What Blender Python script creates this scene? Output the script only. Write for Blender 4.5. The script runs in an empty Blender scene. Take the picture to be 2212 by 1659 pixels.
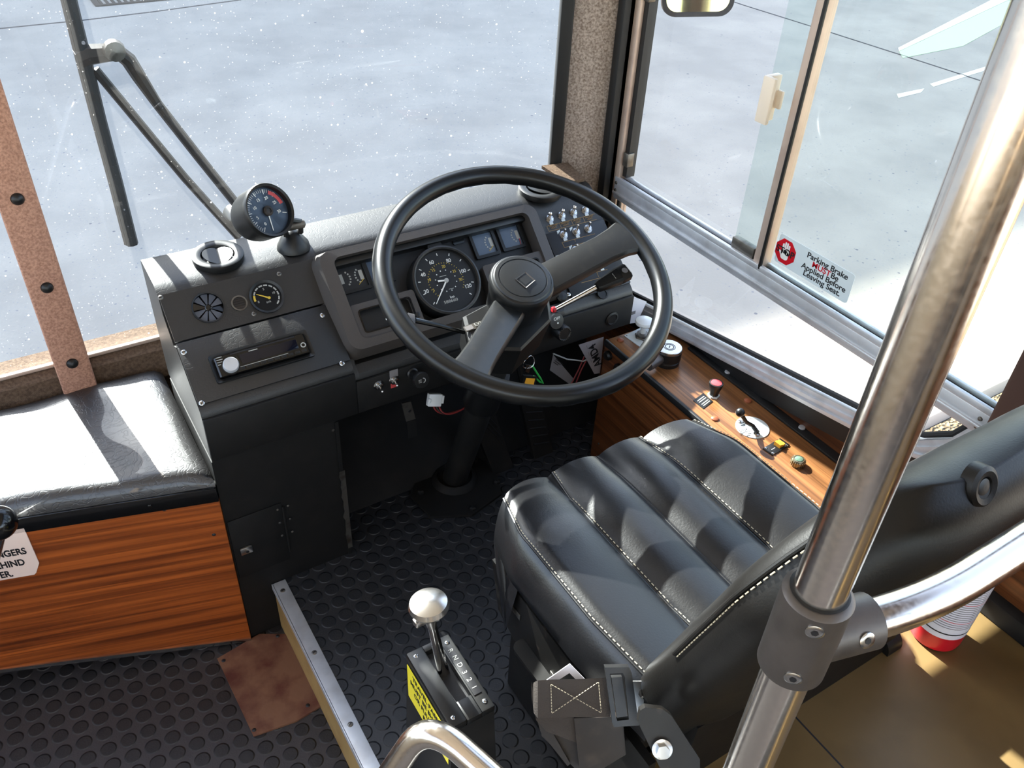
import bpy, bmesh, math, random
from mathutils import Vector as V, Matrix
random.seed(4)
R = math.radians
C = bpy.context.scene.collection
SC = bpy.context.scene
PI = math.pi

# ------------------------------------------------------------------ camera
F_PX, CX, CY = 1850.0, 1106.0, 829.5
CAM = V((0, 0, 1.36))
def cam_basis(pitch, yaw, roll):
    a, b, c = R(pitch), R(yaw), R(roll)
    f = V((math.sin(b)*math.cos(a), math.cos(b)*math.cos(a), -math.sin(a)))
    r = V((math.cos(b), -math.sin(b), 0)); u = r.cross(f)
    return r*math.cos(c)+u*math.sin(c), -r*math.sin(c)+u*math.cos(c), f
CR, CU, CF = cam_basis(37.56, 33.7, 3.19)
cd = bpy.data.cameras.new('camera'); co = bpy.data.objects.new('camera', cd); C.objects.link(co)
cd.sensor_fit = 'HORIZONTAL'; cd.sensor_width = 36; cd.lens = 36*F_PX/2212; cd.clip_start = .02; cd.clip_end = 500
m = Matrix((CR, CU, -CF)).transposed().to_4x4(); m.translation = CAM; co.matrix_world = m
SC.camera = co
# survey: a measured sight line meets a real plane of the cab
def ray(x, y): return CR*((x-CX)/F_PX) + CU*(-(y-CY)/F_PX) + CF
def on(x, y, ax, val):
    d = ray(x, y); i = 'xyz'.index(ax); return CAM + d*((val-CAM[i])/d[i])
def dp(x, y, depth): return CAM + ray(x, y)*depth

# ------------------------------------------------------------------ materials
def lin(c):
    def g(u):
        u /= 255.0
        return u/12.92 if u <= .04045 else ((u+.055)/1.055)**2.4
    return (g(c[0]), g(c[1]), g(c[2]), 1)
def mat(name, col, rough=.5, metal=0.0, bump=None, spec=.5, var=None, coat=0.0, emit=None, rvar=None, bump2=None):
    mt = bpy.data.materials.new(name); mt.use_nodes = True
    nt = mt.node_tree; N = nt.nodes; L = nt.links; b = N['Principled BSDF']
    b.inputs['Base Color'].default_value = lin(col); b.inputs['Roughness'].default_value = rough
    b.inputs['Metallic'].default_value = metal; b.inputs['Specular IOR Level'].default_value = spec
    b.inputs['Coat Weight'].default_value = coat
    tc = N.new('ShaderNodeTexCoord')
    if var:   # (other colour, scale, low, high)
        n = N.new('ShaderNodeTexNoise'); n.inputs['Scale'].default_value = var[1]; n.inputs['Detail'].default_value = 8
        L.new(tc.outputs['Object'], n.inputs['Vector'])
        r = N.new('ShaderNodeValToRGB'); r.color_ramp.elements[0].position = var[2]; r.color_ramp.elements[1].position = var[3]
        r.color_ramp.elements[0].color = lin(col); r.color_ramp.elements[1].color = lin(var[0])
        L.new(n.outputs['Fac'], r.inputs['Fac']); L.new(r.outputs['Color'], b.inputs['Base Color'])
    if rvar:  # (scale, rough lo, rough hi)
        n = N.new('ShaderNodeTexNoise'); n.inputs['Scale'].default_value = rvar[0]; n.inputs['Detail'].default_value = 6
        L.new(tc.outputs['Object'], n.inputs['Vector'])
        r = N.new('ShaderNodeMapRange'); r.inputs['From Min'].default_value = .3; r.inputs['From Max'].default_value = .7
        r.inputs['To Min'].default_value = rvar[1]; r.inputs['To Max'].default_value = rvar[2]
        L.new(n.outputs['Fac'], r.inputs['Value']); L.new(r.outputs['Result'], b.inputs['Roughness'])
    prev = None
    for bp in (bump, bump2):
        if not bp: continue
        kind, scale, strength, dist = bp
        if kind == 'noise':
            n = N.new('ShaderNodeTexNoise'); n.inputs['Scale'].default_value = scale; n.inputs['Detail'].default_value = 6; out = n.outputs['Fac']
        elif kind == 'cell':
            n = N.new('ShaderNodeTexVoronoi'); n.inputs['Scale'].default_value = scale; out = n.outputs['Distance']
        elif kind == 'wrinkle':
            n0 = N.new('ShaderNodeTexNoise'); n0.inputs['Scale'].default_value = scale*.35; n0.inputs['Detail'].default_value = 3
            L.new(tc.outputs['Object'], n0.inputs['Vector'])
            mx = N.new('ShaderNodeMix'); mx.data_type = 'VECTOR'; mx.inputs['Factor'].default_value = .2
            L.new(tc.outputs['Object'], mx.inputs[4]); L.new(n0.outputs['Color'], mx.inputs[5])
            n = N.new('ShaderNodeTexVoronoi'); n.feature = 'DISTANCE_TO_EDGE'; n.inputs['Scale'].default_value = scale
            L.new(mx.outputs[1], n.inputs['Vector'])
            cl = N.new('ShaderNodeMapRange'); cl.inputs['From Max'].default_value = .07
            L.new(n.outputs['Distance'], cl.inputs['Value']); out = cl.outputs['Result']
        if kind != 'wrinkle': L.new(tc.outputs['Object'], n.inputs['Vector'])
        bn = N.new('ShaderNodeBump'); bn.inputs['Strength'].default_value = strength; bn.inputs['Distance'].default_value = dist
        L.new(out, bn.inputs['Height'])
        if prev: L.new(prev.outputs['Normal'], bn.inputs['Normal'])
        prev = bn
    if prev: L.new(prev.outputs['Normal'], b.inputs['Normal'])
    if emit: b.inputs['Emission Color'].default_value = lin(emit[0]); b.inputs['Emission Strength'].default_value = emit[1]
    return mt
def wood(name, dark, light, vec, rough=.35, dist=1.2):
    mt = mat(name, light, rough); nt = mt.node_tree; N = nt.nodes; L = nt.links; b = N['Principled BSDF']
    tc = N.new('ShaderNodeTexCoord'); mp = N.new('ShaderNodeMapping'); mp.inputs['Scale'].default_value = vec
    L.new(tc.outputs['Object'], mp.inputs['Vector'])
    n = N.new('ShaderNodeTexNoise'); n.inputs['Scale'].default_value = 1; n.inputs['Detail'].default_value = 7; n.inputs['Roughness'].default_value = .62; n.inputs['Distortion'].default_value = dist
    L.new(mp.outputs['Vector'], n.inputs['Vector'])
    r = N.new('ShaderNodeValToRGB'); e = r.color_ramp.elements; e[0].position = .34; e[1].position = .66; e[0].color = lin(dark); e[1].color = lin(light)
    k = e.new(.5); k.color = lin(tuple((a*.45+c*.55) for a, c in zip(dark, light)))
    L.new(n.outputs['Fac'], r.inputs['Fac']); L.new(r.outputs['Color'], b.inputs['Base Color'])
    return mt
def studs(name, col, top, pitch, rad, ox, oy, rough=.5):
    mt = mat(name, col, rough); nt = mt.node_tree; N = nt.nodes; L = nt.links; b = N['Principled BSDF']
    tc = N.new('ShaderNodeTexCoord'); sp = N.new('ShaderNodeSeparateXYZ'); L.new(tc.outputs['Object'], sp.inputs[0])
    ds = []
    for ch, o in (('X', ox), ('Y', oy)):
        a = N.new('ShaderNodeMath'); a.operation = 'SUBTRACT'; a.inputs[1].default_value = o - pitch/2 - 40*pitch; L.new(sp.outputs[ch], a.inputs[0])
        f = N.new('ShaderNodeMath'); f.operation = 'MODULO'; f.inputs[1].default_value = pitch; L.new(a.outputs[0], f.inputs[0])
        s = N.new('ShaderNodeMath'); s.operation = 'SUBTRACT'; s.inputs[1].default_value = pitch/2; L.new(f.outputs[0], s.inputs[0])
        q = N.new('ShaderNodeMath'); q.operation = 'POWER'; q.inputs[1].default_value = 2; L.new(s.outputs[0], q.inputs[0]); ds.append(q)
    ad = N.new('ShaderNodeMath'); L.new(ds[0].outputs[0], ad.inputs[0]); L.new(ds[1].outputs[0], ad.inputs[1])
    sq = N.new('ShaderNodeMath'); sq.operation = 'SQRT'; L.new(ad.outputs[0], sq.inputs[0])
    mr = N.new('ShaderNodeMapRange'); mr.interpolation_type = 'SMOOTHSTEP'; mr.inputs['From Min'].default_value = rad-.0015; mr.inputs['From Max'].default_value = rad+.0015
    mr.inputs['To Min'].default_value = 1; mr.inputs['To Max'].default_value = 0; L.new(sq.outputs[0], mr.inputs['Value'])
    bn = N.new('ShaderNodeBump'); bn.inputs['Distance'].default_value = .003; bn.inputs['Strength'].default_value = 1; L.new(mr.outputs['Result'], bn.inputs['Height'])
    nz = N.new('ShaderNodeTexNoise'); nz.inputs['Scale'].default_value = 350; L.new(tc.outputs['Object'], nz.inputs['Vector'])
    b2 = N.new('ShaderNodeBump'); b2.inputs['Distance'].default_value = .0006; b2.inputs['Strength'].default_value = .5
    L.new(nz.outputs['Fac'], b2.inputs['Height']); L.new(bn.outputs['Normal'], b2.inputs['Normal']); L.new(b2.outputs['Normal'], b.inputs['Normal'])
    n3 = N.new('ShaderNodeTexNoise'); n3.inputs['Scale'].default_value = 9; n3.inputs['Detail'].default_value = 6; L.new(tc.outputs['Object'], n3.inputs['Vector'])
    dr = N.new('ShaderNodeMix'); dr.data_type = 'RGBA'; dr.inputs[6].default_value = lin(col); dr.inputs[7].default_value = lin(tuple(min(255, c*1.22+3) for c in col))
    L.new(n3.outputs['Fac'], dr.inputs['Factor'])
    mx = N.new('ShaderNodeMix'); mx.data_type = 'RGBA'; L.new(mr.outputs['Result'], mx.inputs['Factor']); L.new(dr.outputs[2], mx.inputs[6]); mx.inputs[7].default_value = lin(top)
    L.new(mx.outputs[2], b.inputs['Base Color'])
    return mt
def glass(name, tint, dust, speck=None):
    """thin pane: lets light through, mirrors a little, carries dust and dried drops that catch the sun"""
    mt = bpy.data.materials.new(name); mt.use_nodes = True; nt = mt.node_tree; N = nt.nodes; L = nt.links
    for n in list(N): N.remove(n)
    out = N.new('ShaderNodeOutputMaterial'); tr = N.new('ShaderNodeBsdfTransparent'); tr.inputs[0].default_value = lin(tint)
    gl = N.new('ShaderNodeBsdfGlossy'); gl.inputs['Roughness'].default_value = .01
    fr = N.new('ShaderNodeFresnel'); fr.inputs['IOR'].default_value = 1.45
    ge = N.new('ShaderNodeNewGeometry'); inv = N.new('ShaderNodeMath'); inv.operation = 'SUBTRACT'; inv.inputs[0].default_value = 1; L.new(ge.outputs['Backfacing'], inv.inputs[1])
    fm = N.new('ShaderNodeMath'); fm.operation = 'MULTIPLY'; L.new(fr.outputs[0], fm.inputs[0]); L.new(inv.outputs[0], fm.inputs[1])
    m1 = N.new('ShaderNodeMixShader'); L.new(fm.outputs[0], m1.inputs[0]); L.new(tr.outputs[0], m1.inputs[1]); L.new(gl.outputs[0], m1.inputs[2])
    tl = N.new('ShaderNodeBsdfTranslucent'); tl.inputs[0].default_value = (.9, .9, .9, 1)
    m2 = N.new('ShaderNodeMixShader'); L.new(m1.outputs[0], m2.inputs[1]); L.new(tl.outputs[0], m2.inputs[2]); L.new(m2.outputs[0], out.inputs[0])
    if not speck: m2.inputs[0].default_value = dust
    else:
        tc = N.new('ShaderNodeTexCoord')
        acc = None
        for sc, lo, hi, amp in speck:
            v = N.new('ShaderNodeTexVoronoi'); v.inputs['Scale'].default_value = sc; L.new(tc.outputs['Object'], v.inputs['Vector'])
            w = N.new('ShaderNodeSeparateColor'); L.new(v.outputs['Color'], w.inputs[0])
            # only some cells carry a drop, and each drop has its own size
            th = N.new('ShaderNodeMath'); th.operation = 'MULTIPLY_ADD'; L.new(w.outputs[0], th.inputs[0]); th.inputs[1].default_value = hi-lo; th.inputs[2].default_value = lo
            d = N.new('ShaderNodeMath'); d.operation = 'LESS_THAN'; L.new(v.outputs['Distance'], d.inputs[0]); L.new(th.outputs[0], d.inputs[1])
            a = N.new('ShaderNodeMath'); a.operation = 'MULTIPLY'; L.new(d.outputs[0], a.inputs[0]); a.inputs[1].default_value = amp
            if acc:
                s = N.new('ShaderNodeMath'); s.operation = 'MAXIMUM'; L.new(acc.outputs[0], s.inputs[0]); L.new(a.outputs[0], s.inputs[1]); acc = s
            else: acc = a
        nz = N.new('ShaderNodeTexNoise'); nz.inputs['Scale'].default_value = 3.2; nz.inputs['Detail'].default_value = 9; nz.inputs['Roughness'].default_value = .7
        L.new(tc.outputs['Object'], nz.inputs['Vector'])
        sm = N.new('ShaderNodeMapRange'); sm.inputs['From Min'].default_value = .3; sm.inputs['From Max'].default_value = .75; sm.inputs['To Min'].default_value = dust*.5; sm.inputs['To Max'].default_value = dust*1.6
        L.new(nz.outputs['Fac'], sm.inputs['Value'])
        s = N.new('ShaderNodeMath'); s.operation = 'ADD'; s.use_clamp = True; L.new(acc.outputs[0], s.inputs[0]); L.new(sm.outputs['Result'], s.inputs[1])
        L.new(s.outputs[0], m2.inputs[0])
    return mt

m_vinyl = mat('black_grained_vinyl', (16, 15, 15), .48, bump=('wrinkle', 48, .16, .0006), bump2=('noise', 420, .22, .0005), spec=.8)
m_vinyl_box = mat('black_padded_vinyl', (30, 29, 30), .44, bump=('wrinkle', 42, .3, .001), bump2=('noise', 300, .3, .0008), spec=.9, coat=.35)
m_black = mat('black_plastic', (14, 14, 14), .42, bump=('noise', 900, .15, .0003))
m_blackmat = mat('matt_black_board', (13, 12, 11), .62, bump=('noise', 120, .2, .0006), spec=.35, var=((22, 20, 18), 30, .45, .75))
m_blackgloss = mat('gloss_black_plastic', (10, 10, 11), .15)
m_panelblue = mat('black_switch_plate', (20, 23, 28), .38, bump=('noise', 700, .2, .0003))
m_well = mat('dusty_black_metal', (15, 14, 13), .7, spec=.35, var=((32, 29, 26), 14, .45, .8))
m_greyplastic = mat('charcoal_moulded_plastic', (66, 61, 58), .5, bump=('noise', 600, .3, .0005))
m_hub = mat('dark_grey_soft_plastic', (19, 20, 21), .36, bump=('noise', 900, .2, .0003), spec=.55, var=((36, 34, 32), 60, .55, .85))
m_rim = mat('black_wheel_rim', (11, 12, 13), .3, spec=.42, bump=('noise', 300, .1, .0003))
m_face = mat('dial_black', (24, 26, 30), .45)
m_facegrey = mat('dial_slate', (70, 84, 104), .3)
m_white = mat('white_print', (225, 225, 220), .5)
m_dimwhite = mat('grey_print', (165, 165, 160), .5)
m_yellowp = mat('yellow_print', (200, 170, 60), .5)
m_goldp = mat('gold_print', (150, 118, 62), .5)
m_redp = mat('red_print', (190, 70, 70), .5)
m_blackp = mat('black_print', (22, 22, 26), .5)
m_chrome = mat('chrome', (225, 222, 218), .08, 1.0)
m_knob = mat('satin_chrome', (214, 210, 204), .24, 1.0)
m_pole = mat('brushed_stainless', (232, 224, 214), .2, 1.0, rvar=(220, .16, .25))
m_castalu = mat('cast_aluminium', (106, 100, 97), .46, .8, bump=('noise', 500, .2, .0004), var=((90, 85, 82), 30, .4, .7))
m_alu = mat('mill_aluminium', (206, 208, 212), .42, .45, var=((182, 182, 184), 25, .45, .75))
m_alubronze = mat('warm_aluminium', (206, 184, 168), .42, .4, var=((184, 160, 146), 18, .45, .75))
m_steel = mat('bright_steel', (185, 184, 182), .22, 1.0)
m_dullsteel = mat('dull_steel', (120, 116, 110), .45, .9, var=((80, 72, 64), 40, .5, .75))
m_rubber = mat('black_rubber', (16, 16, 17), .55)
m_wood = wood('orange_wood_laminate', (92, 40, 12), (178, 92, 36), (1.3, 68, 8), .36, .6)
m_woodside = wood('walnut_side_laminate', (62, 32, 15), (128, 76, 40), (8, 1.5, 58), .33)
m_woodtop = wood('brown_counter_laminate', (96, 62, 36), (158, 108, 66), (70, 1.8, 8), .3)
m_ply = mat('raw_ply', (176, 146, 92), .55, var=((150, 118, 70), 14, .4, .7))
m_carpet = mat('pinkish_brown_carpet', (206, 158, 134), .95, bump=('noise', 900, .8, .002), var=((168, 124, 104), 260, .35, .65), spec=.1)
m_carpetgrey = mat('grey_brown_carpet', (196, 180, 168), .95, bump=('noise', 700, .9, .002), var=((138, 122, 110), 240, .35, .65), spec=.1)
m_carpetdark = mat('dark_brown_carpet', (110, 92, 76), .95, bump=('noise', 700, .8, .002), var=((84, 68, 56), 200, .35, .65), spec=.1)
m_brown = mat('dark_brown_panel', (66, 46, 40), .5)
m_lino = mat('tan_vinyl_floor', (120, 98, 62), .42, var=((104, 84, 52), 9, .4, .7), bump=('noise', 60, .1, .0006))
m_studfloor = studs('studded_aisle_rubber', (48, 45, 46), (35, 33, 34), .0345, .0132, .0075, 1.113, .5)
m_studplat = studs('studded_cab_rubber', (33, 33, 35), (30, 31, 34), .0343, .0132, .287, .804, .5)
m_rust = mat('worn_rusty_plate', (120, 84, 62), .75, var=((86, 42, 30), 16, .42, .62), bump=('noise', 90, .4, .001))
m_leather = mat('black_seat_leather', (14, 14, 16), .31, bump=('noise', 420, .18, .0007), bump2=('cell', 260, .1, .0005), spec=.5, rvar=(9, .27, .38))
m_leatherback = mat('black_back_leather', (14, 12, 10), .42, bump=('noise', 400, .2, .0008), spec=.36, rvar=(9, .38, .5))
m_stitch = mat('pale_stitching', (190, 178, 152), .7)
m_webbing = mat('charcoal_webbing', (60, 53, 48), .8, bump=('noise', 500, .6, .001))
m_buckle = mat('black_buckle_plastic', (14, 14, 15), .3)
m_brownplastic = mat('dusty_brown_black_plastic', (40, 34, 30), .5, spec=.35, var=((60, 51, 44), 40, .5, .8))
m_paintblack = mat('scuffed_black_paint', (19, 17, 15), .42, spec=.35, var=((50, 43, 38), 70, .6, .75))
m_yellow = mat('yellow_sticker', (232, 214, 40), .45)
m_paper = mat('white_paper', (225, 222, 226), .7)
m_papergrey = mat('grey_card', (120, 116, 116), .7)
m_paperdim = mat('shaded_white_paper', (142, 135, 138), .7)  # white card, its colour dimmed for the shade under the dash
m_wire = mat('dull_red_wire', (122, 34, 34), .5)
m_sign = mat('cream_sign', (238, 214, 200), .5)
m_stickerw = mat('white_sticker', (208, 218, 220), .5)
m_red = mat('red_paint', (196, 22, 36), .3)
m_redbtn = mat('red_button', (206, 74, 78), .35)
m_redcap = mat('red_stalk_ring', (190, 40, 50), .4)
m_whitep = mat('white_plastic', (228, 232, 232), .35)
m_cream = mat('cream_plastic', (232, 216, 196), .4)
m_orange = mat('amber_plastic', (226, 160, 50), .35)
m_green = mat('green_cord', (40, 150, 60), .5)
m_bluelcd = mat('radio_display', (14, 16, 28), .08)
m_copper = mat('brown_screw_cap', (150, 84, 56), .4)
m_brass = mat('ribbed_metal', (160, 150, 124), .3, .9)
m_louver = mat('smoky_vent_blade', (86, 92, 104), .14, .3)
m_glassgrey = mat('dial_window', (84, 98, 118), .18)
m_roof = mat('pale_ceiling_lining', (226, 218, 204), .7)
m_wallin = mat('beige_wall_lining', (204, 184, 154), .6)
m_concrete = mat('concrete_yard', (166, 159, 148), .85, var=((149, 143, 134), 1.7, .35, .65), bump=('noise', 60, .5, .004))
m_joint = mat('dark_joint', (70, 68, 70), .9)
m_linew = mat('white_reflection', (236, 234, 220), .7)  # colour of the white reflections in the side glass
m_lineg = mat('green_reflection', (186, 206, 168), .7)  # colour of the green reflection in the side glass
m_gravel = mat('brown_gravel', (150, 126, 92), .9, var=((70, 58, 40), 55, .4, .62), bump=('cell', 60, 1, .02))
m_brick = mat('depot_wall', (150, 140, 130), .9)
m_grate = mat('iron_grate', (60, 58, 58), .6, .6)
m_mirror = mat('mirror_glass', (236, 220, 160), .04, 1.0)
m_screen = glass('dusty_windscreen', (236, 242, 246), .007, [(34, -.9, .11, .2), (80, -.75, .15, .18), (200, -.5, .2, .10)])
m_pane = glass('side_glass', (250, 252, 252), .004)
m_pane2 = glass('greenish_side_glass', (244, 249, 247), .006)
# a few dark pits on the yard
def speckle(mt, sc, thr, col):
    nt = mt.node_tree; N = nt.nodes; L = nt.links; b = N['Principled BSDF']; src = b.inputs['Base Color'].links[0].from_socket
    tc = N.new('ShaderNodeTexCoord'); v = N.new('ShaderNodeTexVoronoi'); v.inputs['Scale'].default_value = sc; L.new(tc.outputs['Object'], v.inputs['Vector'])
    w = N.new('ShaderNodeSeparateColor'); L.new(v.outputs['Color'], w.inputs[0])
    a = N.new('ShaderNodeMath'); a.operation = 'MULTIPLY_ADD'; L.new(w.outputs[0], a.inputs[0]); a.inputs[1].default_value = .6; a.inputs[2].default_value = thr-.6
    d = N.new('ShaderNodeMath'); d.operation = 'LESS_THAN'; L.new(v.outputs['Distance'], d.inputs[0]); L.new(a.outputs[0], d.inputs[1])
    mx = N.new('ShaderNodeMix'); mx.data_type = 'RGBA'; L.new(d.outputs[0], mx.inputs['Factor']); L.new(src, mx.inputs[6]); mx.inputs[7].default_value = lin(col)
    L.new(mx.outputs[2], b.inputs['Base Color'])
speckle(m_concrete, 11, .13, (108, 106, 110)); speckle(m_concrete, 30, .22, (128, 126, 128)); speckle(m_concrete, 75, .3, (140, 138, 138))

# ------------------------------------------------------------------ geometry helpers
def frame(o, u, v):
    u = V(u).normalized(); v = V(v); n = u.cross(v).normalized(); v = n.cross(u)
    M = Matrix((u, v, n)).transposed().to_4x4(); M.translation = V(o); return M
def Tm(x=0, y=0, z=0): return Matrix.Translation((x, y, z))
def Rm(deg, ax): return Matrix.Rotation(R(deg), 4, ax)
def loc(F, x, y, h=0):
    """measured sight line -> local x, y on the frame's plane raised by h"""
    n = F.to_3x3() @ V((0, 0, 1)); o = F.translation + n*h; d = ray(x, y)
    p = CAM + d*((o-CAM).dot(n)/d.dot(n)); q = F.inverted() @ p; return q.x, q.y
def rr(w, h, r, n=5, cx=0, cy=0):
    pts = []
    for k, (sx, sy) in enumerate(((1, 1), (-1, 1), (-1, -1), (1, -1))):
        for i in range(n+1):
            a = (k+i/n)*PI/2; pts.append((cx+sx*(w/2-r)+r*math.cos(a), cy+sy*(h/2-r)+r*math.sin(a)))
    return pts
def circ(r, n=24, cx=0, cy=0, ry=None): return [(cx+r*math.cos(2*PI*i/n), cy+(ry or r)*math.sin(2*PI*i/n)) for i in range(n)]
class MB:
    def __init__(s): s.v = []; s.f = []
    def add(s, vs, fs, M=None):
        o = len(s.v)
        for p in vs: s.v.append(tuple(M @ V(p)) if M else tuple(p))
        for f in fs: s.f.append(tuple(i+o for i in f))
        return s
    def box(s, x0, x1, y0, y1, z0, z1, bev=0, M=None, seg=2):
        bm = bmesh.new(); bmesh.ops.create_cube(bm, size=1)
        for q in bm.verts: q.co = ((x0+x1)/2+q.co.x*(x1-x0), (y0+y1)/2+q.co.y*(y1-y0), (z0+z1)/2+q.co.z*(z1-z0))
        if bev: bmesh.ops.bevel(bm, geom=list(bm.edges), offset=bev, segments=seg, profile=.5, affect='EDGES')
        bm.verts.index_update(); s.add([q.co[:] for q in bm.verts], [[q.index for q in f.verts] for f in bm.faces], M); bm.free(); return s
    def prism(s, poly, h0, h1, M=None, bev=0):
        n = len(poly); vs = [(x, y, h0) for x, y in poly]; fs = [tuple(reversed(range(n)))]
        if bev:
            cx = sum(p[0] for p in poly)/n; cy = sum(p[1] for p in poly)/n
            vs += [(x, y, h1-bev) for x, y in poly]
            def ins(p):
                d = V((p[0]-cx, p[1]-cy)); l = d.length or 1; return (p[0]-d.x/l*bev*1.2, p[1]-d.y/l*bev*1.2)
            vs += [(*ins(p), h1) for p in poly]
            for k in (0, n):
                for i in range(n): fs.append((k+i, k+(i+1) % n, k+n+(i+1) % n, k+n+i))
            fs.append(tuple(range(2*n, 3*n)))
        else:
            vs += [(x, y, h1) for x, y in poly]
            for i in range(n): fs.append((i, (i+1) % n, n+(i+1) % n, n+i))
            fs.append(tuple(range(n, 2*n)))
        return s.add(vs, fs, M)
    def ring(s, outer, inner, h0, h1, M=None, h1in=None):
        n = len(outer); hi = h1 if h1in is None else h1in
        vs = [(x, y, h0) for x, y in outer]+[(x, y, h1) for x, y in outer]+[(x, y, hi) for x, y in inner]+[(x, y, h0) for x, y in inner]; fs = []
        for k in range(4):
            for i in range(n): fs.append((k*n+i, k*n+(i+1) % n, ((k+1) % 4)*n+(i+1) % n, ((k+1) % 4)*n+i))
        return s.add(vs, fs, M)
    def lathe(s, prof, seg=28, M=None):
        vs = []; fs = []; n = len(prof)
        for i in range(seg):
            a = 2*PI*i/seg
            for r, z in prof: vs.append((r*math.cos(a), r*math.sin(a), z))
        for i in range(seg):
            j = (i+1) % seg
            for k in range(n-1): fs.append((i*n+k, j*n+k, j*n+k+1, i*n+k+1))
        if prof[0][0] > 1e-6: fs.append(tuple(i*n for i in reversed(range(seg))))
        if prof[-1][0] > 1e-6: fs.append(tuple(i*n+n-1 for i in range(seg)))
        return s.add(vs, fs, M)
    def tube(s, pts, r, seg=14, closed=False, M=None, flat=None):
        pts = [V(p) for p in pts]; n = len(pts); rs = r if isinstance(r, (list, tuple)) else [r]*n
        vs = []; fs = []; up = None
        for i, p in enumerate(pts):
            a = pts[i-1] if (closed or i) else p; b = pts[(i+1) % n] if (closed or i < n-1) else p
            t = (b-a).normalized()
            if up is None:
                up = V((0, 0, 1)) if abs(t.z) < .9 else V((1, 0, 0))
                if flat: up = V(flat)
            up = (up-t*up.dot(t)).normalized(); sd = t.cross(up)
            for k in range(seg):
                an = 2*PI*k/seg; vs.append(tuple(p+(up*math.cos(an)+sd*math.sin(an))*rs[i]))
        for i in range(n if closed else n-1):
            j = (i+1) % n
            for k in range(seg): fs.append((i*seg+k, i*seg+(k+1) % seg, j*seg+(k+1) % seg, j*seg+k))
        if not closed: fs.append(tuple(reversed(range(seg)))); fs.append(tuple((n-1)*seg+k for k in range(seg)))
        return s.add(vs, fs, M)
    def loft(s, secs, caps=True, M=None):
        n = len(secs[0]); vs = [p for q in secs for p in q]; fs = []
        for i in range(len(secs)-1):
            for k in range(n): fs.append((i*n+k, i*n+(k+1) % n, (i+1)*n+(k+1) % n, (i+1)*n+k))
        if caps: fs.append(tuple(reversed(range(n)))); fs.append(tuple((len(secs)-1)*n+k for k in range(n)))
        return s.add(vs, fs, M)
    def slab(s, pts, th, M=None):
        """thick plate over a (nearly) flat loop of 3-D points, th = offset vector"""
        n = len(pts); th = V(th); vs = [tuple(p) for p in pts]+[tuple(V(p)+th) for p in pts]
        fs = [tuple(range(n)), tuple(reversed(range(n, 2*n)))]+[(i, n+i, n+(i+1) % n, (i+1) % n) for i in range(n)]
        return s.add(vs, fs, M)
    def build(s, name, material, parent=None, F=None, ang=35, sub=0):
        me = bpy.data.meshes.new(name); me.from_pydata(s.v, [], s.f)
        bm = bmesh.new(); bm.from_mesh(me); bmesh.ops.recalc_face_normals(bm, faces=bm.faces); bm.to_mesh(me); bm.free()
        me.materials.append(material); me.shade_smooth(); me.set_sharp_from_angle(angle=R(ang))
        o = bpy.data.objects.new(name, me); C.objects.link(o)
        if parent is not None: o.parent = parent
        elif F is not None: o.matrix_world = F
        if sub:
            md = o.modifiers.new('smooth', 'SUBSURF'); md.levels = sub; md.render_levels = sub
        return o
def tag(o, label=None, cat=None, group=None, kind=None):
    if label: o['label'] = label
    if cat: o['category'] = cat
    if group: o['group'] = group
    if kind: o['kind'] = kind
    return o
def thing(name, label, cat, F=None, group=None):
    o = bpy.data.objects.new(name, None); C.objects.link(o); o.empty_display_size = .02
    if F is not None: o.matrix_world = F
    return tag(o, label, cat, group)
def struct(name, mb, mt, parent=None, F=None):
    o = mb.build(name, mt, parent, F)
    if parent is None: tag(o, kind='structure')
    return o
def sempty(name, F=None): return tag(thing(name, None, None, F), kind='structure')
def text(body, size, mt, parent, x, y, h, name='lettering', align='LEFT', M=None, bold=0, sx=1.0, th=.0003):
    cu = bpy.data.curves.new('t', 'FONT'); cu.body = body; cu.size = size; cu.align_x = align; cu.align_y = 'CENTER'; cu.offset = bold; cu.extrude = th; cu.space_line = .95
    o = bpy.data.objects.new('t', cu); C.objects.link(o); dg = bpy.context.evaluated_depsgraph_get(); dg.update()
    me = bpy.data.meshes.new_from_object(o.evaluated_get(dg)); bpy.data.objects.remove(o)
    L = Tm(x, y, h) @ (M or Matrix()) @ Matrix.Diagonal((sx, 1, 1, 1)); me.transform(L); me.materials.clear(); me.materials.append(mt); me.name = name
    ob = bpy.data.objects.new(name, me); C.objects.link(ob); ob.parent = parent; return ob
def copy_tree(o, parent=None):
    c = o.copy(); C.objects.link(c); c.parent = parent
    for ch in list(o.children): copy_tree(ch, c)
    return c
def screw(parent, x, y, h, r=.0042, mt=None, name='screw', slot=True, ang=30, M=None):
    b = MB(); K = (M or Matrix()) @ Tm(x, y, h)
    b.lathe([(r, -.0008), (r, .0004), (r*.8, .0013), (r*.4, .0018), (0, .0019)], 14, K)
    o = b.build(name, mt or m_steel, parent)
    if slot: MB().box(-r*.75, r*.75, -r*.13, r*.13, .0015, .00205, 0, K @ Rm(ang, 'Z')).build('slot', m_blackp, o)
    return o
def bez(p0, p1, p2, p3, n=12):
    p0, p1, p2, p3 = map(V, (p0, p1, p2, p3)); out = []
    for i in range(n+1):
        t = i/n; out.append(p0*(1-t)**3+p1*3*t*(1-t)**2+p2*3*t*t*(1-t)+p3*t**3)
    return out
def arcbend(a, b, c, r, n=8):
    """points round the corner a-b-c with fillet r"""
    a, b, c = V(a), V(b), V(c); d1 = (a-b).normalized(); d2 = (c-b).normalized(); p = b+d1*r; q = b+d2*r
    return [p*(1-t)**2+b*2*t*(1-t)+q*t*t for t in [i/n for i in range(n+1)]]

# ================================================================== SETTING
X0 = V((1, 0, 0))
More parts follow.
